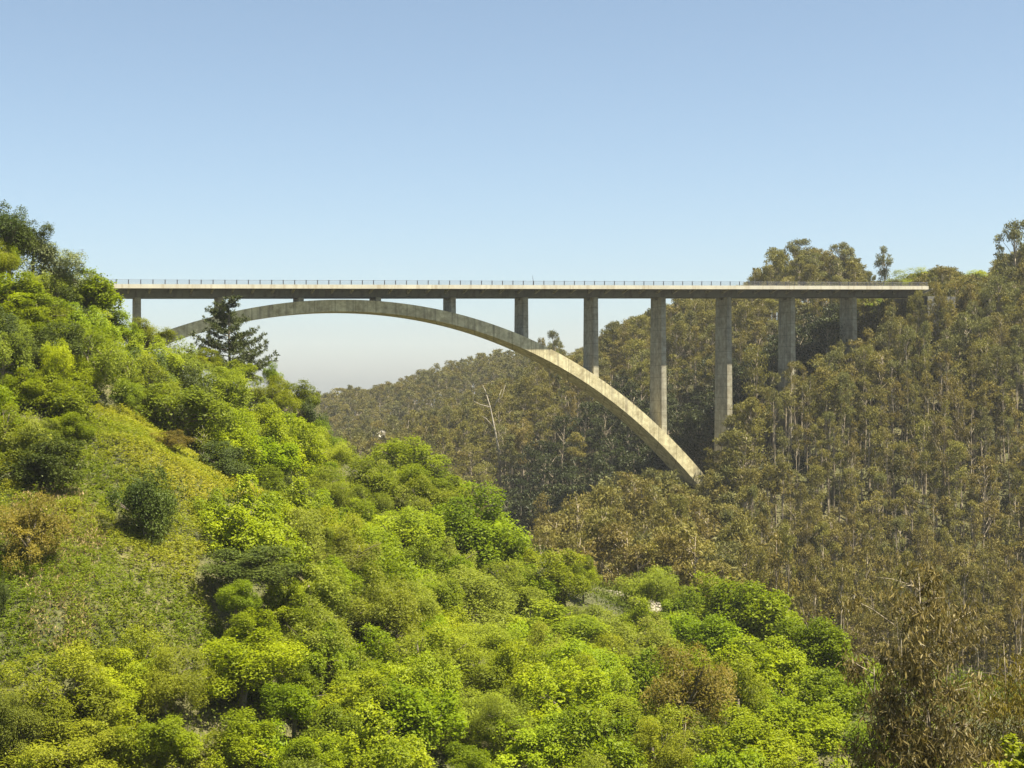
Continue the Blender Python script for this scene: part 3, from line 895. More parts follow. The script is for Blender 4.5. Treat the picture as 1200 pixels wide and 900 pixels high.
# filler broadleaf trees in the near wood
hx = np.array([(t['x'], t['y'], t['sx']) for t in TREES])
for yy in np.arange(62, 205, 3.9):
    for xx in np.arange(-75, 90, 3.9):
        x = xx + rng.uniform(-1.6, 1.6); y = yy + rng.uniform(-1.6, 1.6)
        if abs(x) / y > 0.38: continue
        gz = float(ground(x, y))
        sx = rng.uniform(2.0, 3.7); sz = sx * rng.uniform(0.8, 1.2)
        z = gz + (rng.uniform(0.4, 2.6) if xx / yy < .11 else rng.uniform(.2, 1.5))
        px, py = proj(x, y, z)
        pxb, pyb = proj(x, y, gz)
        if py > 960: continue
        if inside(px, py, MEADOW) or inside(px, pyb, MEADOW): continue
        if y > 150 and px > 380 : continue
        if px > 1150 : continue
        if road_d(x, y) < 3.6: continue
        lim = np.interp(px, OUT_NEAR[:, 0], OUT_NEAR[:, 1]) + 6
        top = proj(x, y, z + sz * 0.95)[1]
        if top < lim:
            dz = (lim - top) * y / F
            if z - dz < gz + 0.2: continue
            z -= dz
        d = np.hypot(hx[:, 0] - x, hx[:, 1] - y)
        if np.any(d < 0.6 * hx[:, 2] + 0.3): continue
        if px > 800: kd = rng.choice(list('BBYBO'))
        elif px > 560: kd = rng.choice(list('BYBOS'))
        elif px > 330: kd = rng.choice(list('BYSBOM'))
        elif py > 720: kd = rng.choice(list('YOBBS'))
        else: kd = rng.choice(list('BMMODS'))
        if px < 330 and py < 450: zone = 'high on the left hillside near the bridge end'
        elif px < 330 and py < 640: zone = 'around the sloping meadow on the left hill'
        elif px < 330: zone = 'below the meadow at lower left'
        elif px < 560 and py < 700: zone = 'on the spur between the meadow and the dark gully'
        elif px < 560: zone = 'in the wood at the bottom left of centre'
        elif px < 760 and py < 780: zone = 'on the valley side in front of the pale lane'
        elif px < 780: zone = 'in the wood at the bottom right of centre'
        else: zone = 'between the brown-olive tree and the near gum'
        lab = f'{WORD[kd]} tree {zone}'
        TREES.append(dict(x=x, y=y, z=z, sx=sx, sz=sz, rz=float(rng.uniform(0, 6.28)), mesh=BL[kd][int(rng.integers(4))], label=lab, group=f'{WORD[kd]} trees {zone}',
                          name='broadleaf_tree', cat='tree', r=sx * .9, h=sz * .85, cz=z, keep=False, fam='b'))


def bridge_coords(x, y):
    q = np.array([x, y]) - P0[:2]
    return float(q @ ax[:2]) / SP, float(q @ nn[:2])


def gum_zone(px, py, back):
    if back:
        if px > 860 and py < 345: return 'on the skyline behind the right end of the deck'
        if px > 855: return 'between the three piers nearest the right end'
        if px > 690 and py < 440: return 'behind the two tallest piers'
        if px > 600: return 'in the shaded gully under the arch'
        return 'on the middle hill left of the dead pale tree'
    if px > 1060 and py < 430: return 'on the right hill above the bridge end'
    if px > 900 and py < 470: return 'below the three piers nearest the right end'
    if px < 760: return 'in the stand right of the dark gully'
    if px < 880 and py < 620: return 'around the right foot of the arch'
    if px < 900: return 'behind the vivid green dome tree'
    if py > 640: return 'at the bottom of the gum slope'
    if px > 1050: return 'in the middle of the gum slope at far right'
    return 'in the middle of the gum slope'


def add_gum(x, y, gz, s, sw, key, label=None, group=None, keep=False, H=15.0, Wd=3.6):
    TREES.append(dict(x=x, y=y, z=gz, sx=sw, sz=s, rz=float(rng.uniform(0, 6.28)), mesh=GUM[key], key=key, label=label, group=group, name='eucalyptus_tree', cat='gum tree',
                      r=Wd / 2 * sw, h=H * s * 0.3, cz=gz + H * s * 0.7, keep=keep, fam='e'))


# gums picked out one by one: px of the stem, top py, crown width px, depth, form, label
for px, ty, wpx, Y, key, lab in [
    (884, 314, 34, 372, ('wide', 2), 'leftmost brownish gum of the clump above the bridge deck'),
    (908, 292, 44, 376, ('wide', 1), 'round olive gum left in the tall clump above the bridge deck'),
    (936, 281, 50, 380, ('wide', 0), 'tallest gum of the clump above the bridge deck'),
    (962, 290, 40, 384, ('wide', 2), 'brown gum right of the tallest one above the deck'),
    (986, 285, 42, 378, ('wide', 3), 'gum with a rounded top at the right of the clump above the deck'),
    (1003, 304, 30, 372, ('wide', 1), 'small gum closing the right of the clump above the deck'),
    (1035, 290, 26, 362, ('cone', 0), 'lone pointed grey-green gum above the right end of the deck'),
    (1018, 318, 22, 366, ('wide', 0), 'low open gum left of the lone pointed gum'),
    (1108, 311, 50, 330, ('wide', 2), 'broad brown gum on the skyline past the bridge end'),
    (1192, 259, 54, 318, ('wide', 0), 'tall open crowned gum at the right edge of the picture'),
    (717, 378, 36, 396, ('wide', 3), 'domed gum with a see-through crown on the skyline between the tall piers'),
    (742, 372, 34, 398, ('wide', 1), 'gum on the skyline just left of the second tallest pier'),
    (632, 394, 26, 405, ('wide', 2), 'brownish gum on the skyline just right of the pier at the shadow line'),
    (648, 388, 26, 408, ('wide', 0), 'grey gum standing apart on the skyline above the sunlit arch'),
    (797, 347, 38, 392, ('wide', 1), 'gum rising to the deck between the two tallest piers'),
    (824, 340, 38, 390, ('wide', 3), 'gum hiding behind the deck left of the tallest pier'),
    (1046, 350, 40, 300, ('wide', 2), 'rounded brown gum under the end of the deck'),
    (1074, 343, 32, 300, ('wide', 1), 'olive gum covering the abutment at the end of the deck'),
    (1101, 329, 36, 297, ('wide', 2), 'brown gum just right of the end of the deck'),
    (885, 408, 36, 286, ('olive', 3), 'olive gum in front of the second pier from the right'),
]:
    x, y, zt = at(px, ty, Y)
    gz = float(ground(x, y))
    Hn = {'wide': 20.0, 'cone': 18.0}.get(key[0], 15.0); Wn = {'wide': 9.5, 'cone': 5.0}.get(key[0], 4.5)
    s = max((zt - gz) / Hn, 0.35)
    add_gum(x, y, gz, s, wpx * Y / F / Wn, key, lab, None, True, Hn, Wn)

EK = ['olive', 'brown', 'grey']
GULLY_SHADE = [(585, 650), (585, 560), (640, 515), (680, 478), (720, 455), (760, 440), (790, 455), (830, 425), (872, 425), (905, 395), (930, 380), (1010, 372), (1010, 420), (930, 440), (850, 510), (800, 560), (740, 570), (690, 590), (650, 640)]  # outline of the shaded gully, filled with the shade-darkened evergreens
cells = []
for yy in np.arange(188, 322, 2.9):
    for xx in np.arange(-10, 165, 2.9):
        cells.append((xx + rng.uniform(-1.4, 1.4), yy + rng.uniform(-1.4, 1.4)))
for yy in np.arange(300, 440, 4.6):
    for xx in np.arange(-75, 205, 4.6):
        cells.append((xx + rng.uniform(-2, 2), yy + rng.uniform(-2, 2)))
for x, y in cells:
    bi, bt = bridge_coords(x, y)
    back = bt < -1.0
    if (y < 322) and not back and y > 322: continue
    if not -0.37 < x / y < 0.5: continue
    px0 = 600 + F * x / y
    gz = float(ground(x, y))
    if px0 < 560 and y < 290: continue
    if road_d(x, y) < 5: continue
    if not back and y > 322: continue
    if back and y < 300 and rng.random() < 0.3: continue
    s = float(rng.uniform(0.7, 1.3)); sw = float(rng.uniform(0.85, 1.25)) * (1.25 if back else 1.0)
    if -3 < bi < 11.3 and abs(bt) < 9:
        zmax = ztop(bi) - 3.0
        s = min(s, (zmax - gz) / 15.0)
        if abs(bt) < 5.5 and -2.9 < bi < 8 and gz + 15 * s > zarch(bi) - 3.5:
            s = (zarch(bi) - 4.5 - gz) / 15.0
        if min(math.hypot(x - a, y - b) for a, b in pier_feet) < 3.6: continue
    lim = np.interp(px0, OUT_SKY[:, 0], OUT_SKY[:, 1]) if back else np.interp(px0, OUT_RIGHT[:, 0], OUT_RIGHT[:, 1])
    lim += rng.uniform(0, 9)
    zl = (HY - lim) / F * y
    s = min(s, (zl - gz) / 15.0)
    if s < 0.33: continue
    py0 = HY - F * (gz + 11 * s) / y
    mn = str(rng.choice(EK, p=(0.42, 0.36, 0.22) if not back else (0.5, 0.25, 0.25)))
    if back and bool(inside(px0, HY - F * (gz + 12 * s) / y, GULLY_SHADE)) and rng.random() < .93: mn = 'evergreen'; sw *= 1.25
    if not back:
        lowf = min(max((py0 - 380) / 330, 0), 1)
        mn = str(rng.choice(EK, p=(0.55 - .25 * lowf, 0.2 + .4 * lowf, 0.25 - .15 * lowf)))
        if px0 < 930:
            if rng.random() < .35: continue
            sw *= 1.55; s = min(s * 1.25, max(s, (zl - gz) / 15.0))
        elif rng.random() < .3:
            sw *= 1.35
    vv = int(rng.integers(4))
    if not back and px0 > 880 and py0 > 440 and rng.random() < .8: vv = 4 + int(rng.integers(3)); sw = float(rng.uniform(.85, 1.2))
    zone = gum_zone(px0, py0, back)
    hgt = 'tall' if s > 1.02 else ('medium height' if s > 0.8 else 'short')
    cw = {'olive': 'olive', 'brown': 'brownish', 'grey': 'grey-green', 'evergreen': 'dark evergreen'}[mn]
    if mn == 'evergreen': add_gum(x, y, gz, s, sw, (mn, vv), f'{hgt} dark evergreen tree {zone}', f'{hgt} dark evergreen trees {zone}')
    else: add_gum(x, y, gz, s, sw, (mn, vv), f'{hgt} slender {cw} gum {zone}', f'{hgt} {cw} gums {zone}')

# rough visibility: depth-sorted ellipses over the ray-marched hillside, to sort out which trees the photo shows
VW, VH = 400, 300
kx = VW / 1200.0
pxs = (np.arange(VW) + .5) / kx; pys = (np.arange(VH) + .5) / kx
PX, PY = np.meshgrid(pxs, pys)
tz = np.full((VH, VW), 1e9)
for Y in np.geomspace(50, 760, 260):
    gz_ = ground((pxs - 600) / F * Y, np.full(VW, Y))
    hit = ((HY - PY) / F * Y <= gz_[None]) & (tz > 1e8)
    tz[hit] = Y
own = np.full((VH, VW), -1); dep = tz - 4.0
for k, t in enumerate(TREES):
    cx, cy = proj(t['x'], t['y'], t['cz']); a = max(t['r'] * F / t['y'] * kx, .6); b = max(t['h'] * F / t['y'] * kx, .6)
    cx *= kx; cy *= kx
    x0, x1 = int(max(cx - a, 0)), int(min(cx + a + 1, VW)); y0, y1 = int(max(cy - b, 0)), int(min(cy + b + 1, VH))
    if x1 <= x0 or y1 <= y0: continue
    X, Y_ = np.meshgrid(np.arange(x0, x1) + .5, np.arange(y0, y1) + .5)
    mk = (((X - cx) / a) ** 2 + ((Y_ - cy) / b) ** 2 < 1) & (t['y'] - t['r'] * .5 < dep[y0:y1, x0:x1])
    own[y0:y1, x0:x1][mk] = k; dep[y0:y1, x0:x1][mk] = t['y'] - t['r'] * .5
vis = np.bincount(own[own >= 0].ravel(), minlength=len(TREES))
for t, v in zip(TREES, vis): t['vis'] = int(v)


def plant(t):
    e = tag(empty(t['name'], (t['x'], t['y'], t['z']), t['rz'], (t['sx'], t['sx'], t['sz'])), t['label'], t['cat'], t['group'])
    link('trunk', t['mesh'][1], e)
    link('crown', t['mesh'][0], e)
    return e


nb = 0
auto_b = sorted([t for t in TREES if t['fam'] == 'b' and not t['keep'] and t['vis'] >= 5], key=lambda t: -t['vis'])
hand_b = [t for t in TREES if t['fam'] == 'b' and t['keep'] and t['vis'] >= 3]
for t in hand_b: plant(t)
for t in auto_b[:290 - len(hand_b)]: plant(t)
hand_e = [t for t in TREES if t['fam'] == 'e' and t['keep'] and t['vis'] >= 1]
auto_e = sorted([t for t in TREES if t['fam'] == 'e' and not t['keep']], key=lambda t: -t['vis'])
ne = 292 - len(hand_e)
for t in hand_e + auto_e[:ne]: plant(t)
rest = auto_e[ne:]
print('trees', len(TREES), 'hand_b', len(hand_b), 'auto_b', len(auto_b), 'gums', len(hand_e), len(auto_e), 'least vis', auto_e[min(ne, len(auto_e) - 1)]['vis'])


def mass(name, items, label, cat, leafmul=1.0):
    """one mesh of many trees that read as a single wood: leaves of all tints and the stems"""
    for mn in EUC:
        pass
    Q = {m_: [] for m_ in EUC}; T = {m_: [] for m_ in EUC}; TV = []; TF = []; base = 0
    for (x, y, z, sx, sz, rz, mn, v) in items:
        q, t, b = gum_raw[(mn, v)]
        c_, s_ = math.cos(rz) * sx, math.sin(rz) * sx
        o = np.empty_like(q)
        o[..., 0] = q[..., 0] * c_ - q[..., 1] * s_ + x; o[..., 1] = q[..., 0] * s_ + q[..., 1] * c_ + y; o[..., 2] = q[..., 2] * sz + z
        Q[mn].append(o); T[mn].append(np.clip(t + rng.normal(0, .18), 0, 1))
        bv = np.array(b.v); bo = np.empty_like(bv)
        bo[:, 0] = bv[:, 0] * c_ - bv[:, 1] * s_ + x; bo[:, 1] = bv[:, 0] * s_ + bv[:, 1] * c_ + y; bo[:, 2] = bv[:, 2] * sz + z
        fq = np.array([f_ for f_ in b.f if len(f_) == 4])
        TV.append(bo[fq])
    quads = []; tints = []; mi = []
    mats = list(EUC.values()) + [PALE]
    for k, mn in enumerate(EUC):
        if Q[mn]:
            a = np.concatenate(Q[mn]); quads.append(a); tints.append(np.concatenate(T[mn])); mi.append(np.full(len(a), k))
    a = np.concatenate(TV); quads.append(a); tints.append(np.full(len(a), .5)); mi.append(np.full(len(a), len(EUC)))
    me = quad_mesh(name, np.concatenate(quads), mats[0], np.concatenate(tints))
    for m_ in mats[1:]: me.materials.append(m_)
    me.polygons.foreach_set('material_index', np.concatenate(mi).astype(np.int32))
    return tag(link(name, me), label, cat, kind='stuff')


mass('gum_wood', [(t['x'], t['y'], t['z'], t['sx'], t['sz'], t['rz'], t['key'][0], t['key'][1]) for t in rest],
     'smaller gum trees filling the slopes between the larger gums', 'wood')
far = []
for yy in np.arange(430, 690, 6.0):
    for xx in np.arange(-130, 130, 5.2):
        x = xx + rng.uniform(-2.5, 2.5); y = yy + rng.uniform(-3, 3)
        if not -0.24 < x / y < 0.16: continue
        gz = float(ground(x, y)); px0 = 600 + F * x / y
        s = rng.uniform(.75, 1.15)
        lim = np.interp(px0, OUT_SKY[:, 0], OUT_SKY[:, 1]) + rng.uniform(-2, 9)
        s = min(s, ((HY - lim) / F * y - gz) / 15.0)
        if s < 0.3: continue
        far.append((x, y, gz, rng.uniform(1.1, 1.8), s, rng.uniform(0, 6.28), str(rng.choice(EK, p=(.5, .1, .4))), int(rng.integers(4))))
mass('far_wood', far, 'hazy far wood covering the hill beneath the arch', 'wood')


# ------------------------------------------------------------------ pine, dead tree, sapling
def pine(px, ty, by, Y):
    x, y, zt = at(px, ty, Y); zb = min(float(ground(x, y)), at(px, by, Y)[2])
    H = zt - zb
    g = np.random.default_rng(31)
    b = MB(); b.tube([(0, 0, 0), (0.1, 0, H * .4), (0.0, 0.05, H * .75), (.05, 0, H)], [.2, .15, .09, .03], 7)
    P = []; D = []
    for k in range(62):
        f = g.uniform(0.22, 0.98) ** 0.9
        z0 = H * f; L_ = (1.12 - f) * 5.6 * g.uniform(.35, 1.2) + .35; a = g.uniform(0, 6.283)
        if math.cos(a) > .3: L_ *= 1.12
        dr = np.array([math.cos(a), math.sin(a), 0])
        pts = [np.array([0, 0, z0]) + dr * L_ * u + np.array([0, 0, L_ * (.02 * u + .30 * u * u)]) for u in (0, .35, .7, 1)]
        b.tube(pts, [.06, .045, .03, .012], 5, False)
        for u in np.linspace(.3, 1.05, max(3, int(L_ * 3.2))):
            c = np.array([0, 0, z0]) + dr * L_ * u + np.array([0, 0, L_ * (.02 * u + .30 * u * u) + .1])
            for _ in range(2 if u < .9 else 1):
                cc = c + np.append(np.cross(dr, [0, 0, 1])[:2] * g.normal(0, .16 * L_ * (1.1 - .6 * u)), g.normal(0, .06))
                n = 30
                dd = unit(g.normal(size=(n, 3)) + dr * .35 + np.array([0, 0, .55]))
                P.append(cc + dd * g.uniform(.08, .3, (n, 1))); D.append(dd)
    P = np.concatenate(P); D = np.concatenate(D)
    side = unit(np.cross(D, g.normal(size=D.shape)))
    ln = g.uniform(.20, .34, (len(P), 1)); wd = .04
    q = np.stack([P - D * ln / 2, P + side * wd, P + D * ln / 2, P - side * wd], 1)
    m = leaf_mat('pine_needles', (0.032, 0.044, 0.011), (0.088, 0.108, 0.028), 0.15, .6, 0)
    e = tag(empty('pine_tree', (x, y, zb)), 'dark ragged pine with upswept branches in front of the left half of the arch', 'pine')
    link('trunk', b.mesh('trunk', BARK, True), e)
    link('crown', quad_mesh('crown', q, m, np.clip(g.normal(.5, .25, len(q)), 0, 1)), e)


pine(268, 352, 440, 160)

# bleached dead gum on the middle hill
YD = march(586, 545, 8.0, 290)
x, y, z = at(586, 545, YD)
k_ = 345 / F
b = MB()
b.tube([(0.2, 0, -9), (-.2, 0, 3), (-1.2, 0, 8), (-2.2, 0.2, 13), (-3.4, .2, 17)], [.28, .25, .20, .13, .05], 7)
for pts in [[(-2.0, .2, 12), (-.6, 0, 14.5), (.4, 0, 15.2), (1.2, .1, 18)], [(-2.2, .2, 13), (-4.5, -.3, 13.6), (-6, -.3, 14.4)], [(-1.3, 0, 8.4), (-3.2, .3, 10.5), (-4.2, .4, 11)],
            [(-.6, 0, 14.5), (.4, .5, 17)], [(-.5, 0, 5), (.8, .2, 7.2)], [(-3.0, .2, 15.8), (-3.9, 0, 18)]]:
    b.tube(pts, np.linspace(.11, .03, len(pts)), 5)
o = tag(empty('dead_tree', (x, y, z), 0, (YD / 345,) * 3), 'bare bleached dead tree on the middle hill below the arch', 'dead tree')
link('trunk', b.mesh('trunk', DEAD, True), o)

# pale rock scar on the far hill
x, y, z = at(447, 511, 455)
g = np.random.default_rng(5)
m = MB(); v = []
for j_ in range(7):
    for i_ in range(9):
        u = i_ / 8 - .5; w = j_ / 6 - .5
        rr = math.hypot(u, w)
        v.append((u * 4.2 + g.normal(0, .25), -1.2 * (1 - 2.4 * rr * rr) + g.normal(0, .3), w * 2.8 + u * 1.4 + g.normal(0, .2) - (14 if j_ == 0 else 0)))
f = [(j_ * 9 + i_, j_ * 9 + i_ + 1, (j_ + 1) * 9 + i_ + 1, (j_ + 1) * 9 + i_) for j_ in range(6) for i_ in range(8)]
v2 = [(a, 5.0, c) for a, _, c in v]
m.add(v + v2, f + [tuple(63 + q_ for q_ in fc[::-1]) for fc in f])
o = link('rock_outcrop', m.mesh('rock_outcrop', concrete_mat('pale_rock', (.36, .33, .27), (.55, .5, .42), (.25, .2, .14)))); o.location = (x, y - 14, z)
tag(o, 'small pale rock face showing through the far wood', 'rock')

# young slender tree at the top of the meadow
Y = march(238, 548, 0.0)
x, y, z = at(238, 548, Y)
b = MB(); b.tube([(0, 0, -.3), (.03, 0, .8), (.02, 0, 1.7), (.08, 0, 2.6)], [.06, .05, .04, .015], 6)
g = np.random.default_rng(8)
P = np.stack([g.normal(0, .32, 420), g.normal(0, .32, 420), g.normal(2.1, .45, 420)], 1)
for k in range(9):
    p = P[k]; b.tube([(0.02, 0, p[2] - .5), tuple(p)], [.02, .008], 4)
o = tag(empty('sapling', (x, y, z)), 'young slim tree with a pale bare stem at the meadow top edge', 'sapling')
link('trunk', b.mesh('trunk', DEAD, True), o)
link('crown', quad_mesh('crown', leaf_quads(P, unit(g.normal(size=P.shape)), .16, .08, g, .2), LM['S'], np.clip(g.normal(.6, .25, 420), 0, 1)), o)


# ------------------------------------------------------------------ near gums with long hanging leaves
def near_gum(px, ty, wpx, Y, seed, mat, label, stems, ncl, per, ll=(0.13, 0.24), lwid=0.034, low=0.45):
    g = np.random.default_rng(seed)
    x, y, zt = at(px, ty, Y); zb = float(ground(x, y)); H = zt - zb; W = wpx * Y / F
    b = MB(); tips = []
    for (bx, tx, tyf, r0) in stems:
        pts = [np.array([bx, g.normal(0, .05), -0.6])]
        for u in np.linspace(.15, 1, 8):
            pts.append(np.array([bx + (tx - bx) * u + g.normal(0, .06), g.normal(0, .10), H * tyf * u]))
        b.tube(pts, list(np.linspace(r0, r0 * .16, 9)), 7)
        for k in range(18):
            u = g.uniform(low, .99)
            f = u * 8; a = int(min(f, 7)); s = pts[a] * (1 - (f - a)) + pts[a + 1] * (f - a)
            an = g.uniform(0, 6.283); L_ = W * .5 * g.uniform(.35, .95) * (1.15 - .45 * abs(u - .62) / .5)
            d = np.array([math.cos(an), math.sin(an) * .9, g.uniform(.25, .8)])
            e = s + d * L_; mid = s + d * L_ * .5 + np.array([g.normal(0, .1), g.normal(0, .1), .08])
            b.tube([s, mid, e], [r0 * .28, r0 * .18, r0 * .06], 5)
            tips += [e, (mid + e) / 2, mid]
            for _ in range(2):
                e2 = mid + np.array([g.normal(0, .5), g.normal(0, .5), g.uniform(.0, .5)])
                b.tube([mid, (mid + e2) / 2 + [0, 0, .06], e2], [r0 * .12, r0 * .08, r0 * .03], 4)
                tips.append(e2)
    tips = np.array(tips)
    C = tips[g.integers(len(tips), size=ncl)] + g.normal(0, .16, (ncl, 3))
    n = ncl * per
    i = np.repeat(np.arange(ncl), per)
    P = C[i] + g.normal(0, .14, (n, 3))
    dn = unit(np.stack([g.normal(0, .55, n), g.normal(0, .55, n), -np.ones(n) + g.normal(0, .35, n)], 1))
    bend = unit(g.normal(size=(n, 3)))
    side = unit(np.cross(dn, g.normal(size=(n, 3))))
    L_ = g.uniform(ll[0], ll[1], (n, 1)); w_ = lwid * g.uniform(.7, 1.2, (n, 1))
    p0 = P; p1 = P + dn * L_ * .35 + bend * .012; p2 = P + dn * L_ * .7 + bend * .035; p3 = P + dn * L_ + bend * .075
    q = np.concatenate([np.stack([p0, p1 + side * w_ / 2, p1 + side * w_ / 2, p1 - side * w_ / 2], 1),
                        np.stack([p1 - side * w_ / 2, p1 + side * w_ / 2, p2 + side * w_ * .4, p2 - side * w_ * .4], 1),
                        np.stack([p2 - side * w_ * .4, p2 + side * w_ * .4, p3 + side * .003, p3 - side * .003], 1)])
    t = np.clip(.5 + g.normal(0, .16, ncl)[i] + g.normal(0, .24, n), 0, 1)
    e = tag(empty('eucalyptus_tree', (x, y, zb)), label, 'gum tree')
    link('trunk', b.mesh('trunk', PALE, True), e)
    link('crown', quad_mesh('crown', q, mat, np.tile(t, 3)), e)


GLOSS = leaf_mat('leaf_gum_glossy', (0.040, 0.037, 0.010), (0.230, 0.190, 0.058), 0.25, 0.45, 0)
RUSTY = leaf_mat('leaf_gum_rusty', (0.080, 0.072, 0.008), (0.230, 0.195, 0.030), 0.35, 0.5, 0)
near_gum(1082, 655, 150, 46, 3, GLOSS, 'near gum with long glossy hanging leaves and pale bare branches at lower right',
         [(0.45, -0.1, .97, .075), (1.0, .7, .86, .06), (.3, -1.5, .78, .06), (.6, .1, .7, .05), (.2, -.8, .88, .05)], 620, 22, (.17, .31), .044, .54)
near_gum(1172, 742, 95, 60, 9, RUSTY, 'rusty-tinged gum sapling at the right edge beside the near gum',
         [(0, .1, .97, .07), (.4, .8, .9, .06), (-.3, -.8, .88, .06), (.2, -.3, .8, .05), (.2, 1.2, .8, .05)], 560, 20, (0.15, 0.28), .045, .35)

# big-leaved lime shrub in the bottom right corner
x, y, z = at(1182, 896, 48)
e = tag(empty('shrub', (x, y, z), .7, (1.6, 1.6, 1.55)), 'lime shrub with large shiny leaves in the bottom right corner', 'bush')
link('trunk', BIG[1], e); link('crown', BIG[0], e)


# ------------------------------------------------------------------ ground cover
def pnoise(x, y, s, seed):
    g = np.random.default_rng(seed)
    out = 0
    for o in range(4):
        a = g.uniform(0, 6.28, 6); k = g.uniform(.6, 1.5, 6) / s * 2 ** o
        ph = g.uniform(0, 6.28, 6)
        out = out + sum(np.sin(k[i] * (x * np.cos(a[i]) + y * np.sin(a[i])) + ph[i]) for i in range(6)) / 6 / 1.6 ** o
    return out


g = np.random.default_rng(21)
# bracken of the open meadow
n = 80000
x = g.uniform(-45, 5, n); y = g.uniform(72, 125, n)
z = ground(x, y)
px, py = proj(x, y, z)
MW = [(p[0] + (6 if p[0] > 0 else 0), p[1] + (28 if p[1] > 700 else 4)) for p in MEADOW]
wob = 14 * pnoise(x, y, 5, 61); k = inside(px + wob, py + wob * .6, MW)
bare = ((px - 62) / 22) ** 2 + ((py - 738) / 26) ** 2
k &= ~((bare < .7) & (g.random(n) < .75))
x, y, z, px, py = x[k], y[k], z[k], px[k], py[k]
n = len(x)
pn = pnoise(x, y, 9, 3); pn2 = pnoise(x, y, 3.0, 4)
pn3 = pnoise(x, y, 1.4, 5)
hgt = .22 + .45 * np.clip(pn2 + .4, 0, 1) + .45 * np.clip(pn3, 0, 1) + g.uniform(0, .2, n)
FR = 14
i = np.repeat(np.arange(n), FR)
a = g.uniform(0, 6.28, n * FR)
dr = np.stack([np.cos(a), np.sin(a), np.zeros(n * FR)], 1)
el = g.uniform(-.15, .55, (n * FR, 1))
C = np.stack([x, y, z], 1)[i] + np.array([0, 0, 1]) * (hgt[i] * g.uniform(.5, 1.1, n * FR))[:, None] + dr * g.uniform(.02, .18, (n * FR, 1))
tip = unit(dr + np.array([0, 0, 1]) * el)
nr = unit(np.cross(tip, np.cross([0, 0, 1.0], tip)) + .5 * g.normal(size=tip.shape))
side = unit(np.cross(tip, nr))
ln = g.uniform(.09, .20, (n * FR, 1)); wd = ln * g.uniform(.22, .4, (n * FR, 1))
q = np.stack([C - tip * ln * .5, C + side * wd * .6, C + tip * ln * .5, C - side * wd * .6], 1)
tint = np.clip(.5 + .42 * pn[i] + .2 * pn2[i] + g.normal(0, .14, n * FR), 0, 1)
FERN = leaf_mat('leaf_bracken', (0.120, 0.175, 0.006), (0.360, 0.335, 0.038), .4, .6, 0)
tag(link('bracken', quad_mesh('bracken', q, FERN, tint)), 'sunny sloping meadow of bracken and brambles on the left hill', 'bracken', kind='stuff')
# dry brown patches in it
k = (pn > .42) | (((px - 60) / 60) ** 2 + ((py - 640) / 70) ** 2 < 1) & (g.random(n) < .6) | (((px - 70) / 40) ** 2 + ((py - 735) / 40) ** 2 < 1)
k &= g.random(n) < .5
c = np.stack([x, y, z], 1)[k]; i = np.repeat(np.arange(len(c)), 9); nn_ = len(i)
C = c[i] + np.stack([g.normal(0, .2, nn_), g.normal(0, .2, nn_), g.uniform(.1, .6, nn_)], 1)
tip = unit(np.stack([g.normal(0, .5, nn_), g.normal(0, .5, nn_), np.ones(nn_)], 1)); side = unit(np.cross(tip, g.normal(size=tip.shape)))
ln = g.uniform(.15, .34, (nn_, 1)); q = np.stack([C - tip * ln * .5, C + side * .03, C + tip * ln * .5, C - side * .03], 1)
tag(link('dry_grass', quad_mesh('dry_grass', q, leaf_mat('leaf_dry_grass', (.20, .15, .045), (.42, .34, .15), .3, .7, 0), g.random(nn_))),
    'dry brown grass and dead fern in patches on the meadow', 'dry grass', kind='stuff')


def cover(name, label, n, xr, yr, mat, hmax, size, seed, cond=None):
    g = np.random.default_rng(seed)
    x = g.uniform(*xr, n); y = g.uniform(*yr, n); z = ground(x, y)
    k = np.abs(x) / y < .52
    if cond is not None: k &= cond(x, y, z)
    rd = np.min(np.hypot(dense[None, ::3, 0] - x[:, None], dense[None, ::3, 1] - y[:, None]), 1)
    k &= rd > 2.7
    x, y, z = x[k], y[k], z[k]; n = len(x)
    lump = np.clip(.5 + .6 * pnoise(x, y, 4, seed), .1, 1.2)
    P = np.stack([x, y, z + hmax * lump * g.random(n) ** .6], 1)
    nr = unit(g.normal(size=(n, 3)) + [0, 0, .7])
    s = size * g.uniform(.6, 1.4, n)
    q = leaf_quads(P, nr, s * 1.3, s * .7, g, .1)
    t = np.clip(.5 + .4 * pnoise(x, y, 7, seed + 1) + g.normal(0, .2, n), 0, 1)
    return tag(link(name, quad_mesh(name, q, mat, t)), label, 'undergrowth', kind='stuff')


UG = leaf_mat('leaf_undergrowth', (0.045, 0.066, 0.006), (0.140, 0.165, 0.014), .35, .6, 0)  # leaf colour darkened so the gaps between crowns look shadowed
UG2 = leaf_mat('leaf_scrub', (0.060, 0.060, 0.018), (0.150, 0.130, 0.045), .3, .6, 0)
cover('undergrowth', 'undergrowth coloured dark as shade below the green trees of the near slope', 680000, (-95, 100), (45, 190), UG, 2.3, .16, 41,
      lambda x, y, z: ~inside(*proj(x, y, z), MEADOW) | (pnoise(x, y, 5, 77) > .3))
cover('scrub', 'brown scrub between the gum stems on the far slopes', 210000, (-30, 190), (190, 400), UG2, 2.2, .42, 43)

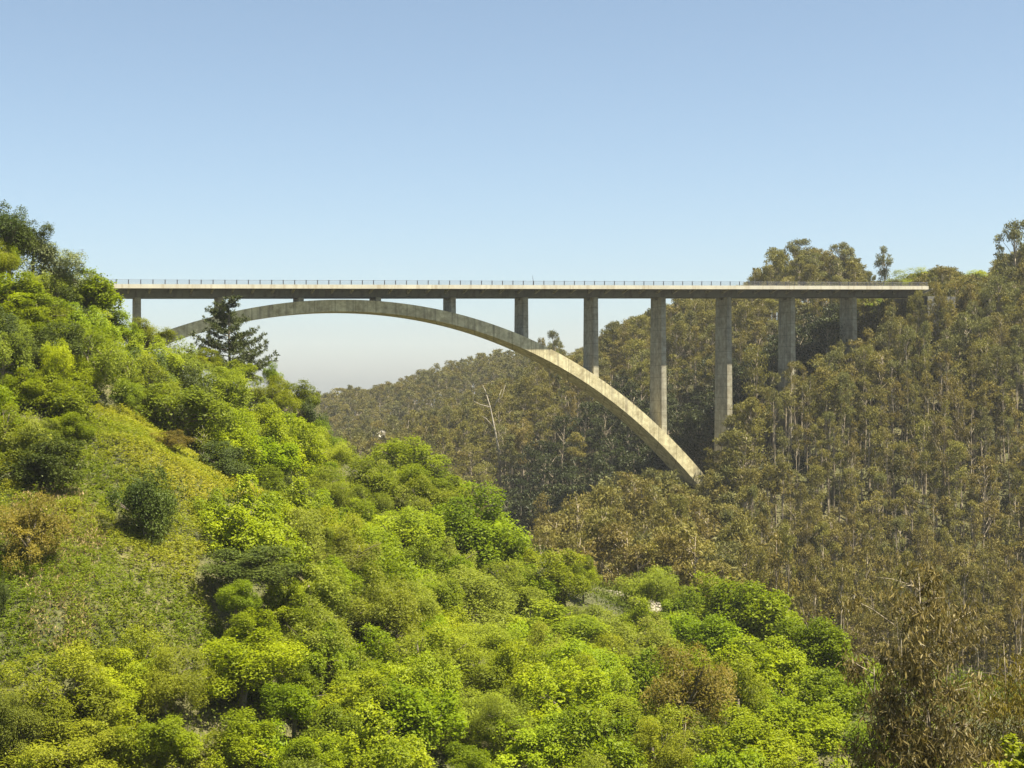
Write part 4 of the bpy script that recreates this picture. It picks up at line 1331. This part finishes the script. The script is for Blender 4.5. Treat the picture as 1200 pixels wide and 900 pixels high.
# small bird over the left skyline
m = MB()
m.tube([(-.28, 0, 0), (-.12, 0, .02), (.1, 0, .02), (.3, 0, 0)], [.02, .07, .08, .02], 8)
m.add([(-.08, .05, .03), (.12, .05, .03), (.05, .55, .16), (-.02, .55, .16), (-.12, 1.0, .06), (-.06, 1.0, .06),
       (-.08, .05, .05), (.12, .05, .05), (.05, .55, .18), (-.02, .55, .18)], [(0, 1, 2, 3), (3, 2, 5, 4), (6, 9, 8, 7)])
m.add([(-.08, -.05, .03), (.12, -.05, .03), (.05, -.55, .16), (-.02, -.55, .16), (-.12, -1.0, .06), (-.06, -1.0, .06)], [(3, 2, 1, 0), (4, 5, 2, 3)])
m.add([(-.28, 0, .01), (-.5, .09, .01), (-.5, -.09, .01)], [(0, 1, 2)])
o = link('bird', m.mesh('bird', plain_mat('plumage_grey', (.12, .12, .13), .7))); o.location = at(96, 293, 300); o.rotation_euler = (0, 0, R(70))
tag(o, 'tiny grey bird gliding in the sky above the left hillside', 'bird')

# ------------------------------------------------------------------ light, air, camera
EL, AZ = 66.5, (0.917, -0.399)
wd_ = bpy.data.worlds.new('World'); sc.world = wd_; wd_.use_nodes = True
nt = wd_.node_tree
bg = nt.nodes['Background']; bg.inputs['Strength'].default_value = 0.050
sky = nt.nodes.new('ShaderNodeTexSky'); sky.sky_type = 'NISHITA'; sky.sun_disc = False
sky.sun_elevation = R(EL); sky.sun_rotation = math.atan2(AZ[0], AZ[1])
sky.altitude = 80; sky.air_density = 0.85; sky.dust_density = 0.9; sky.ozone_density = 3.0
hs = nt.nodes.new('ShaderNodeHueSaturation'); hs.inputs['Saturation'].default_value = 0.84; hs.inputs['Value'].default_value = 0.99; hs.inputs['Hue'].default_value = 0.490
nt.links.new(sky.outputs[0], hs.inputs['Color']); nt.links.new(hs.outputs[0], bg.inputs['Color'])
ld = bpy.data.lights.new('sun', 'SUN'); ld.energy = 5.0; ld.angle = R(0.53); ld.color = (1.0, 0.93, 0.77)
lo = bpy.data.objects.new('sun', ld); COL.objects.link(lo)
from mathutils import Vector
sd = Vector((AZ[0] * math.cos(R(EL)), AZ[1] * math.cos(R(EL)), math.sin(R(EL))))
lo.rotation_euler = sd.to_track_quat('Z', 'Y').to_euler()
lo.location = (0, 0, 120)

HAZE = 0.00012
if HAZE > 0:
    m = MB()
    zlo, zhi = float(OZ.min()) - 1.0, 62.0
    m.box((0, 850, (zlo + zhi) / 2), (3700, 3000, zhi - zlo))
    mt, nt, N, L = nodes('haze_air')
    out = N.new('ShaderNodeOutputMaterial'); pv = N.new('ShaderNodeVolumePrincipled')
    pv.inputs['Color'].default_value = (0.90, 0.92, 0.92, 1); pv.inputs['Density'].default_value = HAZE; pv.inputs['Anisotropy'].default_value = 0.2
    L.new(pv.outputs[0], out.inputs['Volume'])
    tag(link('haze', m.mesh('haze', mt)), 'thin pale haze in the valley air', 'haze', kind='stuff')

cd = bpy.data.cameras.new('camera'); cam = bpy.data.objects.new('camera', cd); COL.objects.link(cam)
cd.sensor_width = 36.0; cd.lens = 36.0 * F / 1200.0; cd.clip_start = 0.5; cd.clip_end = 12000
cam.location = (0, 0, 0); cam.rotation_euler = (R(90), 0, 0)
sc.camera = cam
sc.view_settings.view_transform = 'Standard'; sc.view_settings.look = 'None'
sc.view_settings.exposure = 1.7; sc.view_settings.gamma = 1.0; sc.view_settings.use_curve_mapping = False
cy = sc.cycles
cy.max_bounces = 5; cy.diffuse_bounces = 2; cy.glossy_bounces = 1; cy.transmission_bounces = 3; cy.transparent_max_bounces = 4; cy.volume_bounces = 0
cy.caustics_reflective = False; cy.caustics_refractive = False
cy.use_denoising = True
